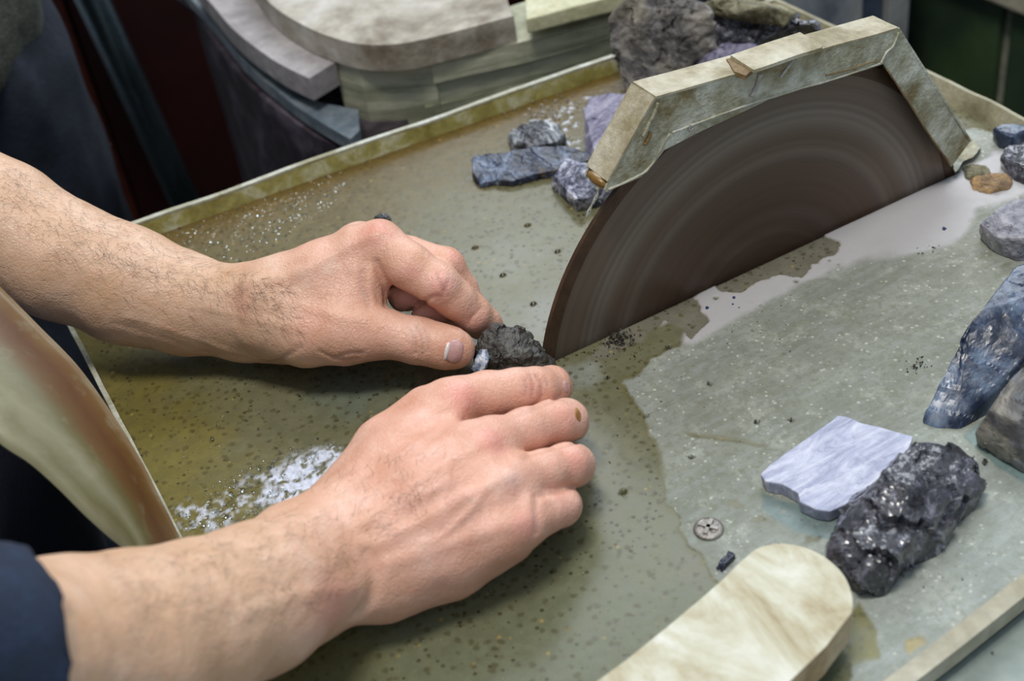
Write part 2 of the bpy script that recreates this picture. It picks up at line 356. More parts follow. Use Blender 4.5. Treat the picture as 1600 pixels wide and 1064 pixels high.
# brown edge of drying mud along the boundary of the dry part, dark puddle islands, olive stains, teal shade painted beside the slabs
tone(np.exp(-((dD - .001) / .0013) ** 2) * .6 * (1 - isl), (104, 98, 62))
tone(isl, (122, 118, 104)); tone(isl * np.exp(-(np.minimum(abs(d1), abs(d2)) / .001) ** 2) * .5, (104, 94, 68))
tone((mdry > .5) * sm(.33 - P2[:, 1], 0, .08) * .8, (146, 152, 142))
tone((mdry > .5) * sm(P2[:, 1] - .36, 0, .1) * .6, (152, 154, 146))
for poly, c, a in (([(1310, 990), (1345, 940), (1372, 985), (1375, 1030), (1330, 1040)], (118, 112, 50), .9), ([(1418, 1000), (1440, 990), (1452, 1005), (1425, 1028), (1416, 1018)], (166, 150, 96), .9),
                   ([(1256, 838), (1278, 832), (1292, 840), (1280, 850), (1258, 848)], (92, 88, 52), .95), ([(1130, 785), (1150, 780), (1164, 792), (1146, 798)], (120, 116, 88), .9), ([(1175, 808), (1195, 806), (1210, 818), (1180, 816)], (120, 116, 88), .9),
                   ([(1190, 770), (1240, 790), (1310, 790), (1330, 830), (1300, 850), (1240, 830), (1195, 800)], (98, 128, 134), .7), ([(1500, 680), (1560, 640), (1600, 700), (1610, 760), (1560, 735)], (100, 132, 132), .8),  # teal patches paint bluish shade and reflection beside the stones
                   ([(1110, 890), (1050, 850), (1060, 900), (1090, 930)], (112, 110, 92), .8), ([(1066, 674), (1120, 680), (1200, 694), (1195, 700), (1120, 690), (1070, 682)], (122, 118, 92), .95)):
    dd = psd(P2 + wob * .35, poly_px(poly)); k = sm(-dd, -.0006, .0012) * a; tone(k, c); mdry = mdry * (1 - k * .9); silt_sheen = silt_sheen * (1 - k)
# heights: silt film stands a little proud, wet mud ripples, splash ripples, screw holes, saw slot
foam_glint = np.zeros(len(P2))
z = .0005 * silt_sheen + .00025 * (mdry) + .00012 * fbm(P3 * 25, 3, 5) + .00006 * fbm(P3 * 260, 3, 6) * (1 - mdry)
spl = poly_px([(275, 790), (340, 775), (420, 725), (505, 700), (525, 705), (470, 780), (400, 800), (330, 830), (282, 830)])
ds = psd(P2 + wob * .8, spl); ms = sm(-ds, -.004, .006)
ang = fbm(P3 * 30, 2, 31) * 2
rip = fbm(np.c_[P2[:, 0] * 330 + ang, P2[:, 1] * 520, P2[:, 0] * 0], 3, 12)
z += ms * rip * .0016
foam_glint = ms * sm(fbm(P3 * 340, 4, 14), -.02, .3) * .8  # window reflection on the splash, put into the colour as bluish white
fo2 = sm(-psd(P2 + wob, poly_px([(395, 792), (425, 740), (470, 712), (530, 690), (540, 715), (470, 785)])), -.002, .003); foam_glint = np.maximum(foam_glint * .8, fo2 * sm(fbm(P3 * 420, 4, 77), -.16, .06) * .9); z += fo2 * fbm(P3 * 420, 3, 78) * .0014
sp2_ = poly_px([(250, 372), (330, 330), (430, 285), (470, 300), (440, 345), (350, 385), (290, 395)])
m2 = sm(-psd(P2 + wob, sp2_), -.006, .006); z += m2 * .0005 * fbm(P3 * 420, 3, 15)
gr = sm(-psd(P2 + wob, poly_px([(830, 190), (900, 160), (960, 130), (1000, 200), (900, 215), (940, 260), (900, 265), (850, 230)])), -.004, .004) * sm(fbm(P3 * 300, 3, 44), .2, .4)
foam_glint = np.maximum(foam_glint, gr * .8); z += gr * .0006
X2 = P2.copy()
for hx, hy in HOLES:
    c = Z(hx, hy)[:2]; dv = P2 - c; r = np.hypot(dv[:, 0], dv[:, 1]); R0 = .00125
    near = (r < .003); f_ = np.where(r > R0 - .0001, R0 + (r - R0) * 1, r); inn = r < R0
    z = np.where(inn, -.0035, z)
    edge = (r >= R0) & (r < R0 + st * 1.0); X2[edge] = c + dv[edge] / r[edge][:, None] * (R0 + .0001)
    tone(np.exp(-(np.clip(r - R0, 0, 1) / .0012) ** 2) * .75 * (hx < 900), (84, 72, 34)); tone((r < R0 + .0003) * 1., (34, 28, 14))
    hm = sm(R0 * 1.3 - r, 0, .0004); mdry = mdry * (1 - hm); silt_sheen = silt_sheen * (1 - hm); foam_glint = foam_glint * (1 - hm)
slot = (abs(P2[:, 1] - YB) < .0022) & (P2[:, 0] > .2085) & (P2[:, 0] < .47); z = np.where(slot, -.012, z)
tone(slot * 1., (20, 18, 14)); mdry[slot] = 0; silt_sheen[slot] = 0
idx = np.arange(nx * ny).reshape(nx, ny); Q = np.stack([idx[:-1, :-1], idx[1:, :-1], idx[1:, 1:], idx[:-1, 1:]], -1).reshape(-1, 4)
me = quads_mesh('saw_table', np.c_[X2, z], Q)
attr_col(me, 'zone', np.c_[mdry, silt_sheen, foam_glint].astype(np.float32)); attr_col(me, 'tint', tint.astype(np.float32))
table = link('table_plate', me, MT['table'], saw, True)
del P3, Pw, wob

def boxbm(x0, x1, y0, y1, z0, z1, bm=None): return prism_bm([(x0, y0, z1), (x1, y0, z1), (x1, y1, z1), (x0, y1, z1)], [(x0, y0, z0), (x1, y0, z0), (x1, y1, z0), (x0, y1, z0)], bm)
def wavy(bm, amp, sc, seed=1, cuts=0):
    if cuts:
        bmesh.ops.triangulate(bm, faces=bm.faces[:])
        for _ in range(12):
            e = [q for q in bm.edges if q.calc_length() > cuts]
            if not e: break
            bmesh.ops.subdivide_edges(bm, edges=e, cuts=1); bmesh.ops.triangulate(bm, faces=[f for f in bm.faces if len(f.verts) > 3])
    P = np.array([v.co[:] for v in bm.verts]); d = np.c_[fbm(P * sc, 3, seed), fbm(P * sc, 3, seed + 7), fbm(P * sc, 3, seed + 13)] * amp
    for v, q in zip(bm.verts, d): v.co += Vector(q)
    return bm
# back lip: sloping inner face with a pale worn top edge; left lip, right lip, front lip
def shear(bm):
    for v in bm.verts: v.co.y += backy(v.co.x)
    return bm
b = prism_bm([(TX0 - .002, 0, .009), (TX1, 0, .009), (TX1, .003, .009), (TX0 - .002, .003, .009)], [(TX0 - .002, -.0035, -.001), (TX1, -.0035, -.001), (TX1, .003, -.001), (TX0 - .002, .003, -.001)])
bm_link('back_lip', shear(wavy(b, .0011, 22, 2, .008)), MT['lip'], saw)
b = boxbm(TX0 - .002, TX1, -.0003, .0032, .0086, .0100); bm_link('lip_edge', shear(wavy(b, .0011, 22, 2, .008)), MT['lipedge'], saw)
b = boxbm(TX0 - .0022, TX0 + .0002, TY0, TY1, -.001, .006); bm_link('left_lip', wavy(b, .0006, 30, 3, .01), MT['lipedge'], saw)
fa, fb = Z(1600, 908), Z(1395, 1064); fd = (fb - fa) / np.linalg.norm(fb - fa); RY0 = float(fa[1] + fd[1] / fd[0] * (TX1 - fa[0])) - .004
b = prism_bm([(TX1, RY0, .010), (TX1 + .0025, RY0, .010), (TX1 + .0025, .662, .010), (TX1, .662, .010)], [(TX1 - .006, RY0, -.001), (TX1 + .0025, RY0, -.001), (TX1 + .0025, .662, -.001), (TX1 - .006, .662, -.001)])
bm_link('right_lip', wavy(b, .002, 25, 4, .008), MT['lipdull'], saw)
fa, fb = Z(1600, 908), Z(1395, 1064); fd = (fb - fa) / np.linalg.norm(fb - fa); nrm = np.array([-fd[1], fd[0], 0]) 
if nrm[1] > 0: nrm = -nrm
A0 = fa - fd * ((TX1 + .0025 - fa[0]) / -fd[0]); A1 = fb + fd * .16
def strip(off0, off1, z0, z1, name, m, bz=None):
    p = [A0 + nrm * off0, A1 + nrm * off0, A1 + nrm * off1, A0 + nrm * off1]
    return bm_link(name, wavy(prism_bm([(*q[:2], z1) for q in p], [(*q[:2], z0) for q in p]), .0006, 20, 5, .015), m, saw)
strip(-.0010, .0062, -.0065, .0022, 'front_lip', MT['frontedge'])
# trim the table plate in front of the front lip
bm = bmesh.new(); bm.from_mesh(table.data)
dead = [v for v in bm.verts if v.co.y > backy(v.co.x) + .001 or (v.co.x - fa[0]) * nrm[0] + (v.co.y - fa[1]) * nrm[1] > .004]
bmesh.ops.delete(bm, geom=dead, context='VERTS'); bm.to_mesh(table.data); bm.free()
# saw cabinet under the table and the trough under its front edge
cab = boxbm(TX0 + .012, TX1 - .01, .26, .645, -.62, -.025); bevel(cab, .004); bm_link('cabinet', cab, MT['saw'], saw)
for sx in (TX0 + .03, TX1 - .03):
    for sy in (.28, .625): bm_link('leg', boxbm(sx - .014, sx + .014, sy - .014, sy + .014, -.85, -.61), MT['saw'], saw)
strip(.004, .16, -.018, -.0125, 'drip_tray', MT['ledge']); strip(.155, .162, -.018, -.004, 'drip_tray_rim', MT['frontedge'])

# screw with a cross slot
c = Z(1107, 828)
bm = bmesh.new(); bmesh.ops.create_uvsphere(bm, u_segments=28, v_segments=14, radius=.0062)
for v in bm.verts:
    v.co.z = max(v.co.z, -.001) * .28
    for k in (0, 1):
        u, t_ = (v.co.x, v.co.y) if k else (v.co.y, v.co.x)
        if abs(u) < .0010 and abs(t_) < .0042 and v.co.z > .0006: v.co.z -= .0007
    v.co += Vector(c) + Vector((0, 0, .0006))
screw = bm_link('screw', bm, MT['screw'], saw, True)
b = boxbm(-.0042, .0042, -.0008, .0008, -.0002, .0003); [setattr(v, 'co', Matrix.Rotation(.6, 3, 'Z') @ v.co + Vector(c) + Vector((0, 0, .0023))) for v in b.verts]
b2 = boxbm(-.0008, .0008, -.0042, .0042, -.0002, .0003, b)
for v in list(b.verts)[8:]: v.co = Matrix.Rotation(.6, 3, 'Z') @ v.co + Vector(c) + Vector((0, 0, .0023))
so = bm_link('cross_slot', b, MT['silt'], screw); 

# blade: thin disc with concentric grinding rings
BC = np.array([.339, YB, -.0276]); BR = .1315
t = NT('spun_steel_disc')
sp_ = t.n.new('ShaderNodeSeparateXYZ'); t.L(t.tc, sp_.inputs[0])
rad = t.math('SQRT', t.math('ADD', t.math('POWER', sp_.outputs[0], 2.0), t.math('POWER', sp_.outputs[2], 2.0)))
cv = t.n.new('ShaderNodeCombineXYZ'); t.L(rad, cv.inputs[0])
rn = t.noise(130, 4, .6, vec=cv.outputs[0]); rn2 = t.noise(34, 2, .5, vec=cv.outputs[0]); rn3 = t.noise(16, 3, .6)
bc = t.ramp(rn, [(.3, lin(92, 82, 72)), (.5, lin(118, 108, 98)), (.7, lin(138, 128, 116))])
bc = t.mix(t.ramp(rn2, [(.42, .6), (.6, 0.0)]), bc, lin(92, 68, 50))
bc = t.mix(t.ramp(t.math('MULTIPLY', rad, 5.0), [(.30, .75), (.50, 0.0)]), bc, lin(62, 36, 22))
disc_m = t.out(bc, .40, .35, t.bump(rn, .15, .001), Anisotropic=.6)
bm = bmesh.new(); N = 180
def ringv(r, y): return [bm.verts.new((r * math.cos(2 * math.pi * k / N), y, r * math.sin(2 * math.pi * k / N))) for k in range(N)]
rr = [ringv(.012, -.0008), ringv(BR - .006, -.0008), ringv(BR - .006, .0008), ringv(.012, .0008)]
for i in range(4):
    A_, B_ = rr[i], rr[(i + 1) % 4]
    for k in range(N): bm.faces.new((A_[k], A_[(k + 1) % N], B_[(k + 1) % N], B_[k]))
blade = bm_link('blade', bm, disc_m, saw, True); blade.location = (BC[0] - saw.location.x, BC[1] - saw.location.y, BC[2] - saw.location.z); blade.matrix_parent_inverse = Matrix()
blade.data.polygons.foreach_set('use_smooth', [False] * len(blade.data.polygons))
rimm = simple('diamond_rim', lin(70, 50, 36), lin(88, 66, 48), 90, .4, .3, .2, .0004)
bm = bmesh.new(); rr = [ringv(BR - .0062, -.0012), ringv(BR, -.0012), ringv(BR, .0012), ringv(BR - .0062, .0012)]
for i in range(4):
    A_, B_ = rr[i], rr[(i + 1) % 4]
    for k in range(N): bm.faces.new((A_[k], A_[(k + 1) % N], B_[(k + 1) % N], B_[k]))
rim = link('cutting_rim', (lambda m_: (bmesh.ops.recalc_face_normals(bm, faces=bm.faces[:]), bm.to_mesh(m_), bm.free(), m_)[-1])(bpy.data.meshes.new('cutting_rim')), rimm, blade)
bm = tube_bm([(0, -.012, 0), (0, .012, 0)], .02, 32); link('arbor_flange', (lambda m_: (bm.to_mesh(m_), bm.free(), m_)[-1])(bpy.data.meshes.new('arbor_flange')), MT['saw'], blade)

# hood: bent open channel over the disc, folded from sheet
YN, YF, TS = YB - .0085, YB + .0085, .0011
hp = lambda p, y=None: Yp(p[0], p[1], YN if y is None else y)
outer = [(945, 297), (958, 268), (1024, 153), (1402, 46), (1515, 222)]
inner = [(947, 300), (1003, 276), (1026, 250), (1045, 211), (1200, 160), (1381, 100), (1486, 261)]
hood = empty('x', (0, 0, 0)); bpy.data.objects.remove(hood)
def plate(name, near_pts, y0, y1, m, amp=.0005, parent=saw, bev=0):
    a = [hp(p, YN) for p in near_pts]
    top = [(q[0], y0, q[2]) for q in a]; bot = [(q[0], y1, q[2]) for q in a]
    bm = prism_bm(top, bot)
    if bev: bevel(bm, bev)
    return bm_link(name, wavy(bm, amp, 60, 8, .006), m, parent)
hs = plate('guard_side', [(945, 297), (956, 272), (1024, 154), (1392, 49), (1381, 100), (1200, 156), (1045, 211), (1038, 234), (1024, 254), (1003, 277), (947, 300)], YN, YN + TS, MT['hood'])
plate('guard_side', [(1392, 49), (1403, 46), (1515, 222), (1486, 261), (1381, 101)], YN, YN + TS, MT['hood'])
plate('guard_side', [(945, 297), (956, 272), (1024, 154), (1403, 46), (1515, 222), (1486, 261), (1381, 100), (1045, 211), (1003, 277), (947, 300)], YF - TS, YF, MT['hood'])
def cover(name, p0, p1, m):
    a, b_ = hp(p0), hp(p1); d = b_ - a; n = np.array([-d[2], 0, d[0]]); n /= np.linalg.norm(n); n = n if n[2] > 0 or n[0] < 0 else -n
    if n[2] < 0: n = -n
    q = [a, b_, b_ + n * TS, a + n * TS]
    bm = prism_bm([(p[0], YN - .0003, p[2]) for p in q], [(p[0], YF + .0003, p[2]) for p in q]); return bm_link(name, wavy(bm, .0004, 50, 9, .005), m, saw)
cover('guard_cover', (951, 284), (1024, 154), MT['hood_top']); cover('guard_cover', (1024, 154), (1403, 46), MT['hood_top']); cover('guard_cover', (1403, 46), (1515, 222), MT['hood'])
# slurry closing the mouth of the channel, seam crust, folded foot, rusty holes
e0, e1 = hp((945, 296)), hp((958, 270))
mth = [hp((947, 299)) + np.array([0, .0015, 0])]
ax = (hp((1024, 154)) - hp((945, 297))); ax /= np.linalg.norm(ax); perp = np.array([ax[2], 0, -ax[0]])
cc = Yp(937, 281, YB - .0003) 
bm = bmesh.new(); bmesh.ops.create_uvsphere(bm, u_segments=24, v_segments=12, radius=1)
for v in bm.verts:
    q = cc + perp * v.co.x * .0050 + np.array([0, 1, 0]) * v.co.y * .0078 + ax * v.co.z * .0030; v.co = Vector(q)
bm_link('slurry_plug', bm, MT['brownwater'], saw, True)
def crust(pts, r, name='lime_crust', m=None, yoff=-.0002):
    L_ = [hp(p) + np.array([0, yoff, 0]) for p in pts]; L_ = smooth_line(L_, 5)
    bm = tube_bm(L_, [r * (1 + .22 * math.sin(i * 2.3)) for i in range(len(L_))], 8); return bm_link(name, wavy(bm, r * .5, 300, 4), m or MT['lipedge'], saw, True)
crust([(1404, 50), (1396, 70), (1388, 78), (1383, 84), (1376, 98)], .0006); crust([(1240, 92), (1228, 108), (1218, 120)], .0007, m=MT['silt']); crust([(1188, 115), (1180, 135), (1172, 150)], .0011, m=MT['silt'])
crust([(1385, 108), (1420, 160), (1450, 208), (1484, 256)], .0005, m=MT['rust']); crust([(1378, 98), (1300, 124), (1200, 153), (1100, 188), (1050, 207)], .0005, m=MT['lipedge']); crust([(1370, 94), (1330, 107), (1290, 118)], .0004, m=MT['rust'])
crust([(1046, 208), (1025, 245), (1003, 271), (950, 296)], .0006)
crust([(1028, 160), (1020, 180), (1012, 196), (1004, 214)], .0009, m=MT['hood'])
crust([(1016, 206), (1012, 216), (1006, 226)], .0010, m=MT['brownwater'])
for x_ in (1082, ): crust([(x_, 200), (x_ - 6, 204), (x_ - 4, 192)], .0006, 'hanging_drop', MT['silt'])
# clamp plate on the top of the guard
tpl = [(1142, 86), (1250, 50), (1262, 58), (1285, 70), (1283, 74), (1178, 109)]
zt = float(hp((1200, 103))[2]) + .0035
def on_top(p, lift):
    a = hp((1024, 154)); b_ = hp((1403, 46)); d = ray(*p); n = np.cross(b_ - a, np.array([0, 1., 0])); n /= np.linalg.norm(n); n = n if n[2] > 0 else -n
    o_ = a + n * lift; return CAM + d * (np.dot(o_ - CAM, n) / np.dot(d, n)), n
tp = [on_top(p, .0034) for p in tpl]; bm = prism_bm([p for p, n in tp], [p - n * .0016 for p, n in tp]); wavy(bm, .0005, 60, 3, .006); bm_link('clamp_plate', bm, MT['hood_top'], saw)
tp = [on_top(p, .0018) for p in ((1135, 92), (1185, 78), (1190, 100), (1165, 118), (1148, 112))]; bm = prism_bm([p for p, n in tp], [p - n * .002 for p, n in tp]); wavy(bm, .0006, 90, 5, .004); bm_link('rust_patch', bm, MT['rust'], saw)
# folded foot of the guard on the table
ft = [(1484, 258), (1492, 228), (1515, 214), (1532, 232), (1520, 246), (1505, 252), (1492, 268)]
bm = prism_bm([Z(*p, .004) for p in ft], [Z(*p, .0002) for p in ft]); wavy(bm, .0012, 120, 3, .004); bm_link('guard_foot', bm, MT['hood'], saw)
# water trickle from the guard to the disc
t = NT('clear_water'); wm = t.out((.9, .95, .95), .03, 0, Transmission_Weight=1.0, IOR=1.33)
wp = smooth_line([hp((940, 298)) + np.array([0, .004, 0]), hp((943, 310)) + np.array([0, .005, 0]), hp((938, 335)) + np.array([0, .008, 0]), hp((932, 352)) + np.array([0, .0085, 0])], 6)
trick = bm_link('water_trickle', tube_bm(wp, [.0007 + .0003 * math.sin(i) for i in range(len(wp))], 8), wm, None, True); tag(trick, 'thin trickle of water falling from the guard mouth onto the disc edge', 'water')

# ================================================================== MACHINE AND CLUTTER BEHIND
def at(pts, z): return [Z(*p, z) for p in pts]
def slab_px(name, pts, z1, z0, m, parent=None, amp=.0008, sc=20, cut=.012, bev=0, inset=0):
    T = at(pts, z1); bm = prism_bm(T, [(*q[:2], z0) for q in T])
    if bev: bevel(bm, bev, 2)
    return bm_link(name, wavy(bm, amp, sc, 5, cut), m, parent)
mach = empty('lapidary_machine', tuple(Z(520, 60, -.85))); tag(mach, 'old whitish machine bench with stacked boards and rounded corner behind the wet saw', 'machine')
mach.location = (.30, .82, -.85)
tb = smooth_line([np.array([x, y, 0.]) for x, y in ((330, -120), (380, -50), (424, 6), (472, 38), (520, 58), (558, 68), (605, 70), (660, 62), (790, 28), (800, 24))], 5)
tb = [tuple(p[:2]) for p in tb] + [(790, -10), (700, -120)]
slab_px('top_board', tb, .030, .0115, MT['plank'], mach, bev=.0012)
fb_ = smooth_line([np.array([x, y, 0.]) for x, y in ((296, -36), (325, 0), (372, 52), (425, 92), (483, 122))], 5)
slab_px('corner_board', [tuple(p[:2]) for p in fb_] + [(525, 97), (500, 30), (400, -120)], .0105, -.006, MT['flange'], mach)
bs = smooth_line([np.array([x, y, 0.]) for x, y in ((270, -36), (300, 0), (345, 52), (385, 100), (440, 148), (500, 190), (548, 218))], 5)
slab_px('bent_strip', [tuple(p[:2]) for p in bs] + [(562, 205), (560, 172), (500, 160), (430, 80), (360, -60)], -.016, -.026, MT['bluestrip'], mach)
slab_px('recessed_panel', [(522, 92), (560, 104), (675, 96), (700, 60), (520, 30)], .0112, -.14, MT['plankside'], mach)
slab_px('front_board', [(672, 98), (812, 66), (960, 25), (1090, -12), (1020, -60), (700, 40)], .0113, -.004, MT['plankside'], mach)
slab_px('front_board', [(668, 131), (812, 98), (960, 60), (1090, 22), (1060, -40), (680, 60)], -.005, -.020, MT['plankside'], mach)
slab_px('front_board', [(664, 168), (812, 132), (960, 92), (1090, 55), (1060, -20), (680, 90)], -.0205, -.14, MT['plankside'], mach)
slab_px('cream_board', [(822, 30), (960, -6), (1040, -26), (1030, -60), (820, -20)], .030, .020, MT['cream'], mach, bev=.001)
brl = smooth_line([np.array([x, y, 0.]) for x, y in ((300, 10), (345, 80), (390, 135), (445, 180), (510, 222), (565, 240))], 6)
B_ = at([tuple(p[:2]) for p in brl] + [(640, 200), (620, 90), (430, -10)], -.03)
bm = prism_bm(B_, [(*q[:2], -.85) for q in B_]); bm_link('tub', wavy(bm, .002, 15, 2, .03), MT['barrel'], mach)
hose = tube_bm(smooth_line([Z(282, -8, -.03), Z(318, 20, -.04), Z(345, 55, -.05), Z(352, 95, -.08), Z(362, 160, -.15), Z(380, 230, -.25)], 5), .006, 10)
bm_link('hose', hose, MT['barrel'], mach, True)
cabm = empty('cabinet', (.3, 1.2, -.85)); tag(cabm, 'dark oxblood metal cabinet in shadow behind the leaning pipe', 'cabinet')
c0, c1 = Yp(80, 0, 1.3), Yp(210, 345, 1.3)
bm = boxbm(float(c0[0]), .75, 1.3, 1.7, -.85, .12); bevel(bm, .004); bm_link('cabinet_body', bm, MT['red'], cabm)
bm = boxbm(float(c0[0]) + .012, .72, 1.292, 1.3, -.80, .08); bevel(bm, .002); bm_link('cabinet_door', bm, MT['red'], cabm)
bm = boxbm(float(c0[0]) - .004, float(c0[0]) + .008, 1.29, 1.305, -.85, .12); bm_link('corner_edge', bm, MT['redge'], cabm)
p0, p1 = Yp(143, -4, 1.18), Yp(290, 318, 1.18); dv = (p1 - p0)
P0 = p0 - dv * 1.6; P1 = p0 + dv * ((-.85 - p0[2]) / dv[2])
pipe = bm_link('steel_pipe', tube_bm([P0, P1], .0145, 24), MT['darkpipe'], None, True); tag(pipe, 'oily steel pipe leaning in the dark gap left of the whitish machine', 'pipe')
v0 = Yp(318, 190, 1.0); vb = empty('valve_box', tuple(v0)); 

# bystander at the upper left: only a jeans leg and the hem of a fleece are in view
bpy.data.objects.remove(vb)
def sdf_mesh(f, lo, hi, vox, margin=.006):
    """surface nets of a signed distance function, evaluated only in blocks near the surface"""
    lo = np.asarray(lo, float); n = (np.ceil((np.asarray(hi) - lo) / vox / 4).astype(int) * 4); nb = n // 4
    bi = np.stack(np.meshgrid(*[np.arange(k) for k in nb], indexing='ij'), -1).reshape(-1, 3)
    bc_ = lo + (bi * 4 + 1.5) * vox; bd = f(bc_); act = np.abs(bd) < 4 * vox * .87 + margin
    G = np.repeat(np.repeat(np.repeat(np.where(bd > 0, 1., -1.).reshape(nb).astype(np.float32), 4, 0), 4, 1), 4, 2)
    off = np.stack(np.meshgrid(*[np.arange(4)] * 3, indexing='ij'), -1).reshape(-1, 3)
    A_ = bi[act]
    for s in range(0, len(A_), 8000):
        ii = (A_[s:s + 8000, None, :] * 4 + off[None]).reshape(-1, 3); G[ii[:, 0], ii[:, 1], ii[:, 2]] = f(lo + ii * vox)
    return nets(G, lo, vox)
def nets(G, lo, vox):
    S = G < 0; a, b, c = (k - 1 for k in G.shape); cnt = np.zeros((a, b, c), np.int8); 
    for i in (0, 1):
        for j in (0, 1):
            for k in (0, 1): cnt += S[i:i + a, j:j + b, k:k + c]
    cells = np.argwhere((cnt > 0) & (cnt < 8)); vid = np.full((a, b, c), -1, np.int64); vid[cells[:, 0], cells[:, 1], cells[:, 2]] = np.arange(len(cells))
    acc = np.zeros((len(cells), 3)); num = np.zeros(len(cells))
    cor = [(i, j, k) for i in (0, 1) for j in (0, 1) for k in (0, 1)]
    gv = [G[cells[:, 0] + i, cells[:, 1] + j, cells[:, 2] + k] for i, j, k in cor]
    for u in range(8):
        for v in range(u + 1, 8):
            d = np.abs(np.subtract(cor[u], cor[v]))
            if d.sum() != 1: continue
            m = (gv[u] < 0) != (gv[v] < 0); tt = np.where(m, gv[u] / np.where(m, gv[u] - gv[v], 1), 0)
            p = np.array(cor[u])[None] * (1 - tt[:, None]) + np.array(cor[v])[None] * tt[:, None]; acc += p * m[:, None]; num += m
    V = lo + (cells + acc / num[:, None]) * vox; Qs = []
    for ax_ in range(3):
        sl0 = [slice(1, -1)] * 3; sl0[ax_] = slice(0, -1); sl1 = [slice(1, -1)] * 3; sl1[ax_] = slice(1, None)
        s0 = S[tuple(sl0)]; s1 = S[tuple(sl1)]; e = np.argwhere(s0 != s1); fl_ = s0[tuple(e.T)]
        base = e + 1; base[:, ax_] -= 1; o1, o2 = [(1, 2), (2, 0), (0, 1)][ax_]
        def sh(x, y): q = base.copy(); q[:, o1] -= x; q[:, o2] -= y; return vid[q[:, 0], q[:, 1], q[:, 2]]
        q = np.stack([sh(1, 1), sh(0, 1), sh(0, 0), sh(1, 0)], 1); q[~fl_] = q[~fl_][:, ::-1]; Qs.append(q)
    Q_ = np.concatenate(Qs); Q_ = Q_[(Q_ >= 0).all(1)]; return V, Q_
def cone(P, a, b, ra, rb):
    e = b - a; L_ = max(e @ e, 1e-12); tt = np.clip(((P - a) @ e) / L_, 0, 1)
    q = P - a - tt[:, None] * e; return np.sqrt((q * q).sum(1)) - (ra + (rb - ra) * tt)
def smin(a, b, k):
    h_ = np.maximum(k - np.abs(a - b), 0) / k; return np.minimum(a, b) - h_ * h_ * k * .25

# ---- bystander
by = empty('person', (.06, 1.0, -.85)); tag(by, 'bystander in dark jeans and grey fleece standing at the upper left', 'person')
def f_by(P):
    d = smin(cone(P, np.array([.035, .98, .0]), np.array([.05, .99, -.42]), .085, .062), cone(P, np.array([.05, .99, -.42]), np.array([.06, 1.0, -.83]), .06, .05), .03)
    d2 = smin(cone(P, np.array([-.11, 1.06, .0]), np.array([-.10, 1.06, -.42]), .085, .062), cone(P, np.array([-.10, 1.06, -.42]), np.array([-.1, 1.07, -.83]), .06, .05), .03)
    d = smin(smin(d, d2, .03), cone(P, np.array([-.08, 1.03, .08]), np.array([.0, 1.0, .08]), .11, .1), .05)
    return d + .006 * noise(P * np.array([28, 28, 12.]), 2) + .003 * noise(P * np.array([70, 70, 30.]), 5)
V, Q_ = sdf_mesh(f_by, (-.24, .84, -.86), (.18, 1.2, .24), .009, .02); link('jeans', quads_mesh('jeans', V, Q_), MT['jeans'], by, True)
def f_by2(P):
    d = smin(cone(P, np.array([-.07, 1.03, .06]), np.array([.0, .99, .06]), .125, .105), cone(P, np.array([-.1, 1.05, .5]), np.array([.0, 1.03, .5]), .14, .13), .3)
    d = smin(d, cone(P, np.array([-.05, 1.03, .06]), np.array([-.05, 1.04, .5]), .14, .15), .1)
    return np.maximum(d, -.005 + .02 - (P[:, 2] - .0)) + .006 * noise(P * 26, 2) + .002 * noise(P * 90, 4)
V, Q_ = sdf_mesh(f_by2, (-.3, .78, -.05), (.24, 1.3, .66), .012, .02); link('fleece', quads_mesh('fleece', V, Q_), MT['fleece'], by, True)

# ---- blue grey sheet cabinet behind the far corner of the table
q0, q1, q2, q3 = (Yp(x, 0, .78) for x in (1120, 1345, 1383, 1414))
sc_ = empty('sheet_cabinet', (float(q1[0]), .85, -.85)); tag(sc_, 'stained blue grey sheet-metal cabinet behind the large rocks at the back', 'cabinet')
bm = boxbm(float(q0[0]), float(q3[0]) - .002, .783, .98, -.85, .10); bm_link('cabinet_body', bm, MT['panel2'], sc_)
bm = boxbm(float(q0[0]), float(q1[0]), .777, .783, -.80, .09); bevel(bm, .0015); bm_link('door_panel', bm, MT['panel'], sc_)
bm = boxbm(float(q2[0]), float(q3[0]), .774, .783, -.85, .10); bevel(bm, .0015); bm_link('frame_post', bm, MT['panel'], sc_)

